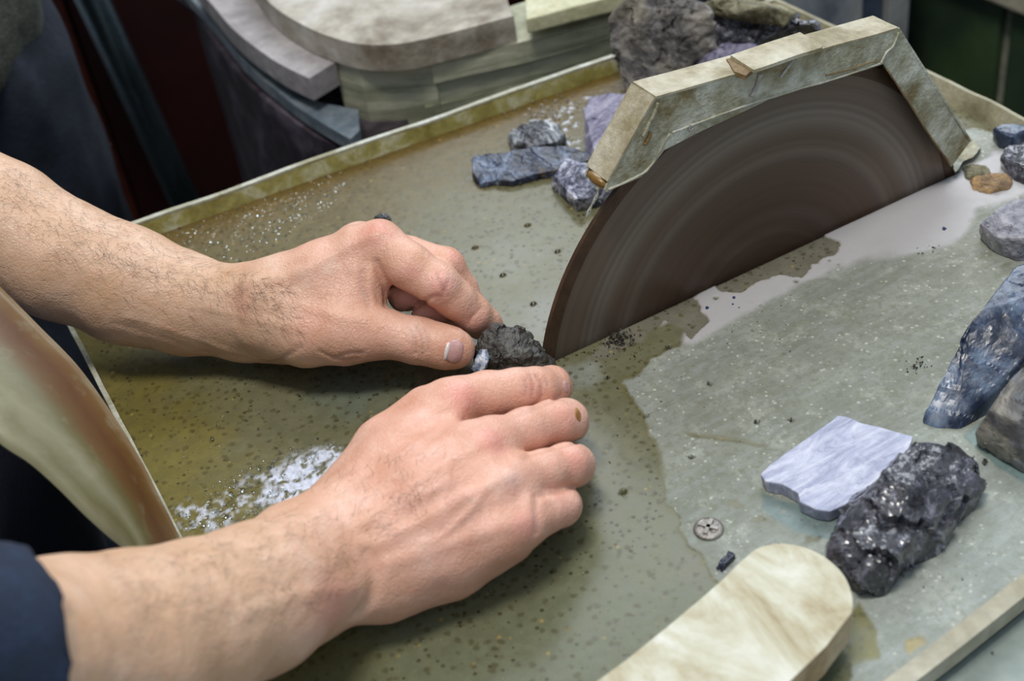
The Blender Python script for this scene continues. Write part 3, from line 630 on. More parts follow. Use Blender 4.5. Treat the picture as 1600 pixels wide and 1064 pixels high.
# ================================================================== STONES
RM = dict(
    dark=rock_mat('wet_black_stone', [(.34, lin(12, 12, 18)), (.52, lin(34, 33, 42)), (.64, lin(80, 78, 92)), (.76, lin(170, 168, 178))], 38, lin(205, 205, 220), .4, .16, .9, .002, coat=.9),
    brown=rock_mat('dull_black_brown_stone', [(.3, lin(26, 24, 22)), (.5, lin(52, 48, 42)), (.75, lin(84, 78, 68))], 70, lin(150, 146, 130), .22, .30, .7, .0012),
    frost=rock_mat('frosted_blue_black_stone', [(.38, lin(22, 24, 36)), (.46, lin(72, 74, 94)), (.54, lin(146, 148, 166)), (.64, lin(204, 204, 214))], 95, lin(214, 214, 224), .6, .5, .7, .001),
    oval=rock_mat('streaky_black_stone', [(.38, lin(22, 22, 28)), (.48, lin(58, 60, 66)), (.57, lin(126, 130, 136)), (.68, lin(206, 208, 210))], 60, lin(200, 204, 206), .45, .4, .8, .0012, stretch=(3, 1, 1), rot=(0, 0, .2)),
    purple=rock_mat('lavender_grey_slab_stone', [(.3, lin(72, 70, 90)), (.46, lin(108, 104, 128)), (.58, lin(142, 138, 158)), (.72, lin(186, 182, 190))], 40, lin(210, 208, 214), .4, .45, .8, .0012, stretch=(1, 3.5, 1), rot=(0, 0, -.5)),
    lavender=rock_mat('pale_streaked_slab_stone', [(.28, lin(104, 108, 134)), (.45, lin(150, 154, 178)), (.6, lin(188, 190, 206)), (.78, lin(214, 214, 222))], 26, lin(236, 236, 240), .3, .35, .35, .001, stretch=(1.2, 4.5, 1), rot=(0, 0, .75)),
    sliver=rock_mat('blue_black_sliver_stone', [(.38, lin(12, 15, 26)), (.5, lin(38, 46, 66)), (.6, lin(92, 106, 130)), (.72, lin(166, 170, 176))], 42, lin(176, 150, 96), .2, .3, .5, .001),
    blue=rock_mat('polished_blue_black_stone', [(.34, lin(12, 16, 26)), (.47, lin(42, 54, 76)), (.57, lin(98, 114, 136)), (.7, lin(160, 162, 160))], 20, lin(190, 190, 190), .15, .22, .25, .001),
    chalky=rock_mat('chalky_grey_stone', [(.3, lin(90, 92, 106)), (.5, lin(150, 148, 154)), (.7, lin(196, 192, 188))], 45, lin(52, 58, 78), .7, .6, .7, .0015),
    big=rock_mat('rough_grey_black_stone', [(.32, lin(34, 32, 34)), (.46, lin(84, 80, 78)), (.57, lin(134, 128, 120)), (.7, lin(190, 184, 172))], 26, lin(190, 188, 180), .4, .45, .9, .003, crust=lin(150, 142, 108)),
    olive=rock_mat('mossy_rock_crust', [(.3, lin(64, 58, 42)), (.5, lin(118, 112, 84)), (.7, lin(170, 162, 130))], 24, lin(196, 190, 170), .4, .6, .9, .002),
    mottled=rock_mat('mottled_grey_beige_stone', [(.32, lin(34, 36, 42)), (.46, lin(90, 88, 84)), (.6, lin(140, 134, 120)), (.76, lin(186, 184, 170))], 30, lin(96, 112, 140), .4, .35, .5, .0015),
    orange=rock_mat('rusty_stone', [(.3, lin(92, 80, 74)), (.5, lin(150, 122, 84)), (.7, lin(196, 154, 96))], 50, lin(120, 112, 116), .5, .6, .8, .0015),
    bluechip=NT('blue_chip_stone').out(lin(36, 48, 96), .35, 0),
)
def densify(bm, L_, it=9):
    bmesh.ops.triangulate(bm, faces=bm.faces[:])
    for _ in range(it):
        e = [q for q in bm.edges if q.calc_length() > L_]
        if not e: break
        bmesh.ops.subdivide_edges(bm, edges=e, cuts=1); bmesh.ops.triangulate(bm, faces=[f for f in bm.faces if len(f.verts) > 3])
def displace(bm, amp, freq, seed, facet=0):
    bm.normal_update(); P = np.array([v.co[:] for v in bm.verts]); N_ = np.array([v.normal[:] for v in bm.verts])
    d = fbm(P * freq, 4, seed) * amp + (np.abs(fbm(P * freq * 2.3, 3, seed + 9)) - .2) * amp * .7
    if facet:                                    # chipped planes: nearest cell offsets
        r_ = np.random.default_rng(seed); lo, hi = P.min(0), P.max(0); S_ = lo + r_.random((60, 3)) * (hi - lo); o_ = r_.normal(size=(60, 3)); o_ /= np.linalg.norm(o_, axis=1)[:, None]
        W_ = P + np.c_[fbm(P * freq, 2, seed + 3), fbm(P * freq, 2, seed + 4), fbm(P * freq, 2, seed + 5)] * .004
        k = ((W_[:, None] - S_[None]) ** 2).sum(2).argmin(1); d = d + (((P - S_[k]) * o_[k]).sum(1)) * facet
    for v, q, n_ in zip(bm.verts, d, N_): v.co += Vector(n_ * q)
def rock(name, m, label, cat='stone', hull=None, top=None, h=.01, inset=0, L_=.0022, amp=.0015, freq=90, seed=1, facet=.15, bev=.0012, smooth=False, group=None, parent=None, zmin=.0003, tops=None):
    bm = bmesh.new()
    if hull is not None:
        for p in hull: bm.verts.new(tuple(Z(p[0], p[1], p[2] / 1000.)))
        r_ = bmesh.ops.convex_hull(bm, input=bm.verts[:]); bmesh.ops.delete(bm, geom=[e for e in set(r_['geom_interior'] + r_['geom_unused']) if isinstance(e, bmesh.types.BMVert)], context='VERTS')
        bmesh.ops.dissolve_limit(bm, angle_limit=.02, verts=bm.verts[:], edges=bm.edges[:])
    else:
        T = [Z(x, y, h) for x, y in top]; c_ = np.mean(T, 0)
        prism_bm([(*p[:2], (h if tops is None else tops[i])) for i, p in enumerate(T)], [(*(p[:2] + (c_[:2] - p[:2]) * inset), zmin) for p in T], bm)
    bmesh.ops.recalc_face_normals(bm, faces=bm.faces[:])
    if bev: bmesh.ops.bevel(bm, geom=bm.edges[:], offset=bev, segments=2, profile=.6, affect='EDGES', clamp_overlap=True)
    densify(bm, L_); displace(bm, amp, freq, seed, facet)
    for v in bm.verts: v.co.z = max(v.co.z, zmin)
    P = np.array([v.co[:] for v in bm.verts]); o3 = Vector(((P[:, 0].min() + P[:, 0].max()) / 2, (P[:, 1].min() + P[:, 1].max()) / 2, zmin))
    for v in bm.verts: v.co -= o3
    o = bm_link(name, bm, m, parent, smooth)
    if parent is None: o.location = o3; tag(o, label, cat, group)
    else: o.location = o3; o.matrix_parent_inverse = parent.matrix_world.inverted() if parent.type != 'EMPTY' else Matrix.Translation(parent.location).inverted()
    return o
G1 = None
# on the wet side of the table, left of the disc
rock('stone', RM['oval'], 'rounded streaky black stone lying on muddy table, topmost of the cluster left of the guard', hull=[(790, 215, 0), (800, 238, 0), (835, 246, 0), (872, 240, 0), (886, 222, 0), (796, 208, 7), (812, 194, 11), (838, 188, 12), (866, 192, 10), (884, 208, 8), (870, 222, 10), (840, 228, 11), (804, 224, 8), (830, 208, 14), (858, 205, 13)], amp=.0016, freq=130, seed=4, facet=.12, L_=.0016)
rock('stone', RM['sliver'], 'long thin blue-black stone sliver with rusty rim, lying left of the guard mouth', top=[(737, 250), (741, 247), (780, 244), (840, 236), (890, 233), (918, 236), (925, 246), (900, 250), (868, 262), (830, 268), (800, 277), (776, 275), (748, 279), (738, 266)], h=.0065, inset=-.02, tops=[.007, .008, .009, .0095, .0085, .006, .005, .005, .005, .0045, .004, .004, .003, .005], amp=.0008, freq=130, seed=6, facet=.1, L_=.0016, bev=.0006)
rock('stone', RM['frost'], 'frosted grey faceted stone lying directly under the guard mouth', hull=[(862, 290, 0), (870, 302, 0), (902, 331, 0), (938, 322, 0), (965, 300, 0), (940, 268, 0), (880, 262, 0), (882, 247, 13), (928, 256, 13), (955, 275, 12), (952, 290, 8), (900, 312, 10), (866, 276, 9), (905, 262, 15), (940, 310, 5)], amp=.0008, freq=170, seed=9, facet=.10, L_=.0015, bev=.0005)
rock('stone', RM['purple'], 'lavender-grey flat slab leaning behind the guard mouth', hull=[(915, 240, 0), (925, 252, 0), (938, 250, 1), (990, 200, 0), (995, 160, 0), (912, 170, 16), (922, 150, 19), (940, 146, 20), (984, 147, 20), (1000, 160, 18), (960, 225, 9), (932, 250, 5), (918, 205, 10), (925, 190, 12)], amp=.0007, freq=110, seed=12, facet=.08, L_=.0018, bev=.0005)
# big rocks at the far corner of the table
big = rock('boulder', RM['big'], 'large rough grey-black rock with an olive crust at the table corner behind the guard', 'rock', hull=[(975, 140, 0), (1000, 160, 0), (1100, 140, 0), (1120, 105, 0), (1060, 100, 0), (1000, 112, 0), (1120, 60, 13), (1050, 50, 14), (985, 70, 14), (950, 70, 32), (948, 30, 45), (960, 8, 52), (1000, -10, 58), (1060, -16, 60), (1110, 10, 56), (1120, 50, 40), (1100, 90, 25), (1010, 130, 12), (965, 100, 16)], amp=.006, freq=42, seed=3, facet=.14, L_=.0026, bev=.002)
rock('boulder', RM['dark'], 'jagged dark rock between the olive-crusted one and the guard top', 'rock', hull=[(1060, 130, 0), (1180, 100, 0), (1290, 75, 0), (1280, 45, 13), (1140, 60, 13), (1060, 90, 20), (1090, 40, 34), (1150, 18, 44), (1210, 14, 46), (1270, 34, 40), (1290, 55, 28), (1180, 75, 24), (1090, 105, 14)], amp=.006, freq=50, seed=8, facet=.16, L_=.0026, bev=.002)
rock('stone', RM['purple'], 'purple-grey stone wedged against the dark rock just above the guard', hull=[(1080, 125, 2), (1120, 118, 2), (1190, 90, 2), (1085, 105, 20), (1100, 76, 30), (1130, 68, 32), (1175, 70, 32), (1190, 82, 28), (1150, 100, 24), (1110, 112, 20)], amp=.0016, freq=80, seed=10, facet=.12, L_=.0022, bev=.0006)
rock('boulder', RM['olive'], 'brownish rock lying on the pile at the top edge beside the blue grey sheet', 'rock', hull=[(1090, 20, 40), (1130, -10, 45), (1200, 0, 46), (1245, 22, 42), (1225, 40, 38), (1150, 20, 50), (1190, 10, 54), (1110, 0, 52)], amp=.004, freq=60, seed=15, facet=.14, L_=.003, bev=.001, zmin=.03)
# right end beyond the guard
rock('mud_lump', RM['orange'], 'rusty brown crusted lump at the foot of the guard', hull=[(1514, 284, 0), (1520, 302, 0), (1545, 306, 0), (1580, 298, 0), (1582, 280, 0), (1520, 276, 5), (1545, 270, 8), (1572, 268, 7), (1560, 290, 5)], cat='stone', amp=.0015, freq=150, seed=21, facet=.12, L_=.0016)
rock('mud_lump', RM['olive'], 'pale mud lump piled directly against the guard foot', hull=[(1500, 262, 0), (1506, 280, 0), (1530, 286, 0), (1550, 276, 0), (1542, 258, 0), (1515, 256, 5), (1535, 258, 5), (1520, 274, 4)], cat='mud', amp=.0015, freq=160, seed=22, facet=.12, L_=.0016)
rock('stone', RM['blue'], 'small smooth blue-grey pebble near the right lip of the table', hull=[(1552, 215, 0), (1560, 232, 0), (1578, 236, 0), (1610, 230, 0), (1610, 205, 0), (1550, 200, 9), (1565, 193, 11), (1590, 193, 11), (1612, 200, 10), (1580, 215, 9)], amp=.0008, freq=120, seed=24, facet=.06)
rock('stone', RM['dark'], 'blocky black stone with a chalky top at the right edge, above the rusty lump', hull=[(1562, 262, 0), (1580, 282, 0), (1610, 296, 0), (1650, 280, 0), (1640, 240, 0), (1563, 245, 9), (1572, 228, 12), (1600, 222, 12), (1650, 225, 12), (1610, 262, 9)], amp=.001, freq=130, seed=26, facet=.1)
rock('stone', RM['chalky'], 'chalk-topped blue-black stone at the right edge below the rusty lump', hull=[(1532, 372, 0), (1550, 392, 0), (1590, 410, 0), (1680, 380, 0), (1650, 320, 0), (1530, 350, 12), (1550, 332, 16), (1580, 312, 17), (1640, 300, 17), (1680, 330, 16), (1600, 372, 14), (1560, 372, 12)], amp=.0014, freq=120, seed=28, facet=.10)
# right hand side, blue pieces
rock('stone', RM['blue'], 'large polished blue-black slab with orange rim leaning at the right edge', hull=[(1440, 662, 0), (1462, 670, 0), (1500, 672, 0), (1560, 640, 0), (1660, 560, 0), (1680, 480, 0), (1446, 642, 5), (1515, 506, 29), (1530, 488, 32), (1588, 416, 37), (1660, 400, 40), (1690, 440, 38), (1600, 560, 20), (1560, 590, 14), (1495, 655, 4)], amp=.0006, freq=70, seed=31, facet=.05, L_=.0024, bev=.0007)
rock('stone', RM['mottled'], 'thick mottled grey-beige stone at the right edge below the polished blue slab', hull=[(1526, 692, 0), (1540, 706, 0), (1600, 742, 0), (1700, 700, 0), (1700, 600, 0), (1522, 676, 10), (1545, 640, 22), (1580, 592, 30), (1612, 556, 34), (1700, 560, 34), (1600, 700, 14), (1590, 660, 24)], amp=.0012, freq=70, seed=33, facet=.08, L_=.0022, bev=.001)
rock('stone', RM['lavender'], 'flat pale lavender streaked slab lying left of the large black stone', top=[(1188, 741), (1200, 728), (1230, 706), (1262, 684), (1290, 662), (1308, 648), (1322, 649), (1345, 660), (1380, 668), (1428, 681), (1418, 704), (1392, 722), (1378, 745), (1350, 765), (1322, 788), (1296, 799), (1275, 796), (1250, 784), (1246, 770), (1222, 756), (1196, 752)], h=.007, inset=.03, amp=.0006, freq=80, seed=35, facet=.02, L_=.002, bev=.0006)
rock('stone', RM['dark'], 'large glossy black rough stone between the wooden board and the lavender slab', hull=[(1302, 880, 0), (1318, 912, 0), (1345, 930, 0), (1380, 925, 0), (1470, 860, 0), (1520, 790, 0), (1528, 740, 0), (1320, 800, 0), (1296, 870, 12), (1310, 822, 20), (1345, 780, 25), (1400, 715, 26), (1440, 692, 23), (1490, 690, 20), (1530, 722, 14), (1526, 750, 10), (1500, 770, 16), (1440, 830, 20), (1380, 880, 18), (1340, 905, 10), (1420, 760, 28)], amp=.0022, freq=90, seed=37, facet=.34, L_=.0018, bev=.001)
rock('pebble', RM['dark'], 'tiny black pebble lying right of the large black stone', 'stone', hull=[(1534, 724, 0), (1540, 728, 0), (1545, 722, 0), (1540, 717, 0), (1537, 716, 2), (1542, 720, 2), (1538, 724, 2)], amp=.0003, freq=300, seed=39, L_=.001, bev=0)
rock('stone_chip', RM['sliver'], 'small blue-black chip beside the rounded end of the wooden board', 'stone', hull=[(1120, 890, 0), (1128, 896, 0), (1150, 872, 0), (1142, 862, 0), (1122, 878, 2.5), (1138, 860, 3), (1148, 866, 3), (1130, 884, 2.5)], amp=.0008, freq=300, seed=41, L_=.001, bev=0)
chips = [(1475, 359, 5, 'dark blue chip standing alone on the pale silt near the chalk-topped stone'), (1147, 467, 4, 'blue chip right below the dark puddle by the slot, topmost of three'), (1145, 477, 3.5, 'blue chip below the dark puddle, middle of three'), (1155, 482, 2.5, 'smallest blue chip of the three below the dark puddle'), (1105, 483, 4.5, 'dark blue chip between the two dark puddles')]
for i, (x, y, r_, lb) in enumerate(chips):
    rr_ = np.random.default_rng(50 + i); hl = [(x + r_ * math.cos(a_) * (1 + .3 * rr_.random()), y + r_ * .8 * math.sin(a_) * (1 + .3 * rr_.random()), 0) for a_ in np.linspace(0, 6.28, 6)[:-1]] + [(x + r_ * .4 * math.cos(a_), y + r_ * .3 * math.sin(a_) - r_ * .8, r_ * .35) for a_ in (0, 2, 4)]
    rock('stone_chip', RM['bluechip'], lb, 'stone', hull=hl, amp=.0002, freq=400, seed=60 + i, L_=.0009, bev=0)
for i, (x, y) in enumerate(((1613, 505),)): pass
# grit: stuff
def grit(name, label, spots, m, kind='grit'):
    bm = bmesh.new(); r_ = np.random.default_rng(len(spots) + 5)
    for (px, py, sx, sy, n, s0, s1) in spots:
        for _ in range(n):
            g = r_.normal(size=2); p = Z(px + g[0] * sx, py + g[1] * sy); s_ = s0 + (s1 - s0) * r_.random() ** 2
            vs = [bm.verts.new(tuple(p + np.array([0, 0, s_ * .8]) + q * s_)) for q in r_.normal(size=(5, 3)) * .5]
            try: bmesh.ops.convex_hull(bm, input=vs)
            except Exception: pass
    o = bm_link(name, bm, m); tag(o, label, kind, kind='stuff'); return o
grit('stone_grit', 'dark wet stone grit heaped where the disc meets the table and scattered around', [(968, 530, 13, 9, 150, .0004, .0016), (960, 545, 25, 14, 60, .0003, .0009), (1437, 573, 12, 7, 40, .0003, .0012), (1442, 393, 10, 4, 25, .0003, .0012), (1180, 500, 60, 35, 110, .0002, .0007), (1330, 360, 90, 30, 30, .0003, .0007), (1000, 600, 60, 60, 50, .0003, .0008), (860, 640, 10, 5, 8, .0004, .001), (1420, 900, 80, 60, 30, .0003, .0008)], RM['brown'])
grit('pale_grit', 'pale crumbs of stone scattered on the brown mud behind the guard mouth', [(880, 170, 40, 22, 130, .0004, .0016), (930, 200, 14, 30, 60, .0004, .0014), (850, 178, 22, 5, 50, .0006, .0018), (1000, 150, 20, 12, 40, .0005, .002), (600, 300, 150, 60, 90, .0002, .0006), (800, 900, 160, 90, 90, .0002, .0005)], MT['silt'])
rock('pebble', RM['dark'], 'small shiny black pebble on the mud just behind the raised knuckle of the far hand', 'stone', hull=[(582, 346, 0), (592, 352, 0), (606, 350, 0), (612, 342, 0), (600, 334, 0), (586, 337, 3), (596, 333, 4), (608, 336, 3), (598, 342, 4.5)], amp=.0003, freq=200, seed=45, L_=.0012, bev=.0004)
def drops(name, label, poly, n, s0, s1, seed):
    r_ = np.random.default_rng(seed); pp = np.array(poly, float); lo, hi = pp.min(0), pp.max(0); bm = bmesh.new(); k = 0
    while k < n:
        c_ = lo + r_.random(2) * (hi - lo)
        if psd(c_[None], pp)[0] > 0: continue
        s_ = s0 + (s1 - s0) * r_.random() ** 3; p = Z(*c_, 0); m_ = Matrix.Translation(Vector(p) + Vector((0, 0, .0003))) @ Matrix.Diagonal((s_, s_ * (1 + r_.random()), s_ * .6, 1))
        bmesh.ops.create_uvsphere(bm, u_segments=8, v_segments=6, radius=1, matrix=m_); k += 1
    o = bm_link(name, bm, dropm, None, True); tag(o, label, 'water', kind='stuff')
dropm = wm
drops('water_beads', 'small glinting water beads on the mud beside the back lip above the far forearm', [(240, 366), (330, 335), (430, 290), (560, 262), (520, 320), (440, 375), (370, 410), (300, 385)], 260, .0003, .0010, 8)
drops('water_beads', 'glinting splashed water beads on the mud left of the near wrist', [(270, 800), (330, 760), (430, 705), (520, 690), (500, 730), (440, 790), (340, 830), (285, 832)], 260, .0003, .0010, 9)
drops('water_beads', 'sparse tiny water beads on the wet mud around both hands', [(230, 580), (330, 580), (700, 590), (640, 610), (500, 700), (300, 720), (220, 700)], 60, .0003, .0008, 10)
# splinter lying on the dry part and a short pale splinter near the disc
# wooden board in the foreground, rounded end, lying on the table
zt_, zb_ = .026, .011
pl = [(640, 1305), (900, 1090), (980, 1030), (1060, 965), (1130, 905), (1160, 875)] + [tuple(p[:2]) for p in smooth_line([np.array([x, y, 0.]) for x, y in ((1176, 860), (1200, 850), (1232, 849), (1266, 858), (1296, 876), (1318, 900), (1330, 930), (1330, 958))], 4)] + [(1290, 1010), (1240, 1058), (1140, 1150), (860, 1408)]
T_ = at(pl, zt_); dn = np.array([0.0, 0.0, -.015])
bm = prism_bm(T_, [p + dn for p in T_]); bevel(bm, .0014, 3); wavy(bm, .0007, 30, 6, .006); bm.normal_update()
for f_ in bm.faces: f_.material_index = 1 if abs(f_.normal.z) < .55 else 0
c3 = Vector(np.mean(T_, 0)) + Vector(dn)
for v in bm.verts: v.co -= c3
t = NT('mudded_plywood'); n_a = t.noise(22, 6, .65, .6, stretch=(1.6, .6, 1), rot=(0, 0, -.9)); n_b = t.noise(70, 5, .7)
cw = t.ramp(n_a, [(.30, lin(112, 92, 56)), (.40, lin(164, 152, 120)), (.50, lin(186, 182, 158)), (.62, lin(208, 207, 194)), (.75, lin(176, 168, 140))])
cw = t.mix(t.ramp(n_b, [(.3, .35), (.45, 0.0)]), cw, lin(150, 128, 84))
sx_ = t.n.new('ShaderNodeNewGeometry'); sn = t.n.new('ShaderNodeSeparateXYZ'); t.L(sx_.outputs['Normal'], sn.inputs[0])
board_m = t.out(cw, .55, 0, t.bump(n_b, .4, .001))
board = bm_link('wooden_board', bm, board_m); board.data.materials.append(simple('stained_board_edge', lin(128, 98, 60), lin(176, 150, 110), 30, .6, 0, .5, .001, c3=lin(196, 180, 150))); board.location = c3; tag(board, 'thick pale wooden board with a rounded end, brown stained, in the near foreground', 'board')
# packing block that carries the board
bl = boxbm(-.012, .012, -.010, .010, 0, .0102); c4 = Z(1190, 1010, 0)
bevel(bl, .001); bo = bm_link('packing_block', bl, MT['black']); bo.location = Vector(c4) + Vector((0, -.006, .0003)); tag(bo, 'dark block under the rounded end of the wooden board', 'block')

# splash flap: bent muddy sheet hanging over the left side of the table
R_ = smooth_line([Z(-60, 385, .10), Z(0, 447, .093), Z(62, 510, .082), Z(122, 572, .069), Z(178, 650, .053), Z(222, 722, .038), Z(252, 782, .026), Z(280, 838, .014), Z(296, 880, .008)], 6)
L__ = smooth_line([Z(-60, 640, .092), Z(0, 692, .082), Z(45, 722, .074), Z(88, 760, .065), Z(130, 802, .055), Z(165, 834, .046), Z(198, 862, .036), Z(225, 900, .026), Z(240, 935, .018)], 6)
NU, NV = 14, len(R_); Vv = []; 
for side in (0, 1):
    for i in range(NV):
        a, b_ = R_[i], L__[i]
        for j in range(NU):
            s_ = j / (NU - 1); p = a * (1 - s_) + b_ * s_ + np.array([-.2, -.3, 1.]) * (.016 * math.sin(math.pi * s_) * (.6 + .4 * math.sin(i * .05))) 
            if side: p = p - np.array([0, 0, .0018])
            Vv.append(p)
Ff = []
def vi(s, i, j): return s * NV * NU + i * NU + j
for i in range(NV - 1):
    for j in range(NU - 1):
        Ff.append((vi(0, i, j), vi(0, i + 1, j), vi(0, i + 1, j + 1), vi(0, i, j + 1))); Ff.append((vi(1, i, j), vi(1, i, j + 1), vi(1, i + 1, j + 1), vi(1, i + 1, j)))
    for j in (0, NU - 1): Ff.append((vi(0, i, j), vi(0, i + 1, j), vi(1, i + 1, j), vi(1, i, j)))
for i in (0, NV - 1):
    for j in range(NU - 1): Ff.append((vi(0, i, j), vi(0, i, j + 1), vi(1, i, j + 1), vi(1, i, j)))
me = mesh('splash_flap', Vv, Ff)
st_ = np.array([[j / (NU - 1)] for s_ in (0, 1) for i in range(NV) for j in range(NU)]); attr_col(me, 'across', np.c_[st_, st_, st_])
t = NT('mud_stained_sheet'); _, u_, _, _ = t.attr('across'); nn = t.noise(30, 5, .6, .5, stretch=(1, 1, .35)); uu = t.math('ADD', u_, t.math('MULTIPLY', t.math('SUBTRACT', nn, .5), .35))
cf = t.ramp(uu, [(.0, lin(128, 104, 66)), (.10, lin(112, 78, 30)), (.22, lin(96, 58, 18)), (.36, lin(104, 74, 32)), (.5, lin(104, 98, 58)), (.66, lin(136, 134, 106)), (.82, lin(112, 110, 72)), (1., lin(152, 150, 122))])
cf = t.mix(t.ramp(t.noise(60, 4, .6), [(.55, 0.0), (.7, .4)]), cf, lin(150, 148, 124)); cf = t.mix(1.0, cf, (.80, .78, .72), 'MULTIPLY')
flap = link('splash_flap', me, t.out(cf, .5, 0, t.bump(nn, .3, .002)), None, True); tag(flap, 'curved mud-stained splash flap, rusty along one edge, rising at the left', 'flap')

# ================================================================== OPERATOR: forearms and hands over the table, one body
worker = empty('person', (-.16, .42, -.85)); tag(worker, 'worker in navy sleeve pressing a small stone to the disc with bare hands', 'person')
def J(x, y, zmm, rpx):
    p = Z(x, y, zmm / 1000.); return p, rpx * depth(p) / FOC
class Limb:
    def __init__(s): s.c = []
    def chain(s, js, k=.004, grp=0):
        J_ = [J(*j) if len(j) == 4 else j for j in js]
        s.c.append((grp, k, [(a[0], b[0], a[1], b[1]) for a, b in zip(J_[:-1], J_[1:])]))
def chain_d(P, segs, k):
    d = None
    for a, b, ra, rb in segs:
        q = cone(P, a, b, ra, rb); d = q if d is None else smin(d, q, k)
    return d
# ---- left hand (upper one): stands on its little-finger edge
lh_palm = [  # big forms, smoothly blended
    [(-230, 265, 100, 118), (-120, 300, 88, 112), (0, 352, 72, 102), (100, 408, 56, 94), (200, 442, 43, 88), (290, 470, 34, 75), (365, 478, 33, 57)],
    [(200, 460, 38, 74), (290, 487, 26, 62), (372, 508, 22, 50), (440, 510, 22, 56)],
    [(365, 474, 35, 50), (430, 462, 41, 54), (500, 430, 48, 50), (558, 396, 54, 42), (594, 382, 57, 37)],
    [(372, 480, 32, 50), (450, 460, 36, 56), (520, 418, 42, 44), (552, 392, 46, 36)],
    [(390, 505, 22, 52), (470, 500, 20, 58), (540, 460, 22, 50), (580, 430, 26, 44)],
    [(420, 500, 34, 52), (480, 512, 30, 60), (540, 517, 30, 52), (572, 518, 30, 45)],
    [(520, 470, 38, 46), (560, 440, 44, 40)],
    [(550, 490, 34, 42), (575, 440, 46, 26)],
]
lh_f = [
    ([(592, 384, 57, 38), (640, 416, 52, 36), (684, 444, 45, 33.5), (712, 468, 35, 30), (738, 490, 25, 28), (757, 505, 16, 25), (768, 512, 11, 20)], .003),           # index
    ([(566, 384, 50, 38), (640, 400, 48, 30), (696, 416, 44, 30), (722, 450, 32, 24), (738, 485, 22, 23), (748, 510, 15, 20)], .002),   # middle
    ([(570, 400, 40, 36), (640, 412, 36, 28), (684, 434, 32, 27), (662, 452, 30, 24), (630, 464, 30, 24)], .002),                      # ring
    ([(570, 420, 30, 32), (650, 440, 22, 25), (706, 470, 22, 22), (686, 484, 25, 21), (664, 489, 25, 21)], .002),                      # little
    ([(690, 500, 16, 18), (712, 512, 13, 18)], .002),
    ([(568, 519, 30, 42), (604, 522, 29, 36), (640, 530, 27, 34), (660, 534, 25, 34), (690, 541, 23, 33), (708, 545, 21, 30), (714, 547, 20, 26)], .004),  # thumb
]
# ---- right hand (nearer one): back of the hand up
rh_palm = [
    [(-120, 1075, 128, 172), (0, 1046, 104, 165), (100, 1024, 86, 154), (200, 1006, 72, 144), (300, 976, 58, 131), (400, 936, 45, 118), (470, 894, 36, 103), (520, 862, 32, 92)],
    [(470, 868, 32, 84), (525, 836, 29, 72), (570, 800, 30, 70)],
    [(470, 920, 30, 84), (540, 900, 27, 64), (600, 896, 24, 62)],
    [(540, 830, 31, 66), (620, 735, 36, 62), (690, 655, 38, 46), (712, 630, 40, 40)],
    [(560, 850, 33, 66), (660, 770, 41, 62), (740, 708, 42, 50), (768, 692, 42, 40)],
    [(570, 868, 31, 64), (690, 800, 38, 60), (770, 762, 39, 48), (800, 752, 38, 38)],
    [(585, 900, 25, 60), (700, 855, 28, 62), (780, 826, 30, 48), (818, 812, 30, 38)],
    [(600, 912, 18, 52), (700, 878, 16, 58), (790, 835, 18, 48)],
    [(530, 792, 27, 50), (606, 702, 31, 52), (664, 646, 34, 42)],
    [(640, 760, 28, 90), (740, 760, 28, 76)],
]
rh_f = [
    ([(708, 632, 40, 40), (760, 618, 38, 38), (806, 612, 36, 35), (838, 608, 32, 33), (862, 602, 27, 28), (868, 606, 18, 24), (852, 606, 9, 22)], .003),      # index
    ([(768, 695, 41, 38), (820, 674, 36, 36), (866, 658, 31, 33.5), (886, 656, 27, 32), (890, 662, 18, 28), (868, 668, 8, 22)], .003),                        # middle
    ([(800, 752, 37, 38), (850, 738, 32, 35), (886, 727, 27, 34), (895, 727, 23, 33), (892, 732, 15, 28), (862, 742, 8, 22)], .003),                          # ring
    ([(818, 812, 29, 38), (852, 800, 25, 33), (874, 792, 21, 32), (878, 790, 17, 30), (868, 796, 10, 24), (840, 800, 7, 22)], .003),                            # little
    ([(640, 800, 17, 44), (700, 720, 15, 36), (745, 665, 13, 31), (780, 632, 12, 28), (800, 618, 12, 22)], .004),                                       # thumb, tucked under
]
def build_limb(palm, fingers, kp=.010, kr=.0045):
    PP = [[(a[0], b[0], a[1], b[1]) for a, b in zip(c[:-1], c[1:])] for c in ([J(*j) for j in ch] for ch in palm)]
    FF = [([(a[0], b[0], a[1], b[1]) for a, b in zip(c[:-1], c[1:])], k) for c, k in (([J(*j) for j in ch], k) for ch, k in fingers)]
    def base(P):
        d = None
        for sg in PP:
            q = chain_d(P, sg, .004); d = q if d is None else smin(d, q, kp)
        fd_ = None
        for sg, k in FF:
            q = chain_d(P, sg, k); fd_ = q if fd_ is None else smin(fd_, q, .0007)
        return smin(d, fd_, kr)
    return base
def hits(base, pts):
    D = np.array([ray(x, y) for x, y in pts]); D /= np.linalg.norm(D, axis=1)[:, None]; t_ = np.full(len(D), .25)
    for _ in range(60): t_ = t_ + np.clip(base(CAM + D * t_[:, None]), -.01, .05) * .9
    return CAM + D * t_[:, None]
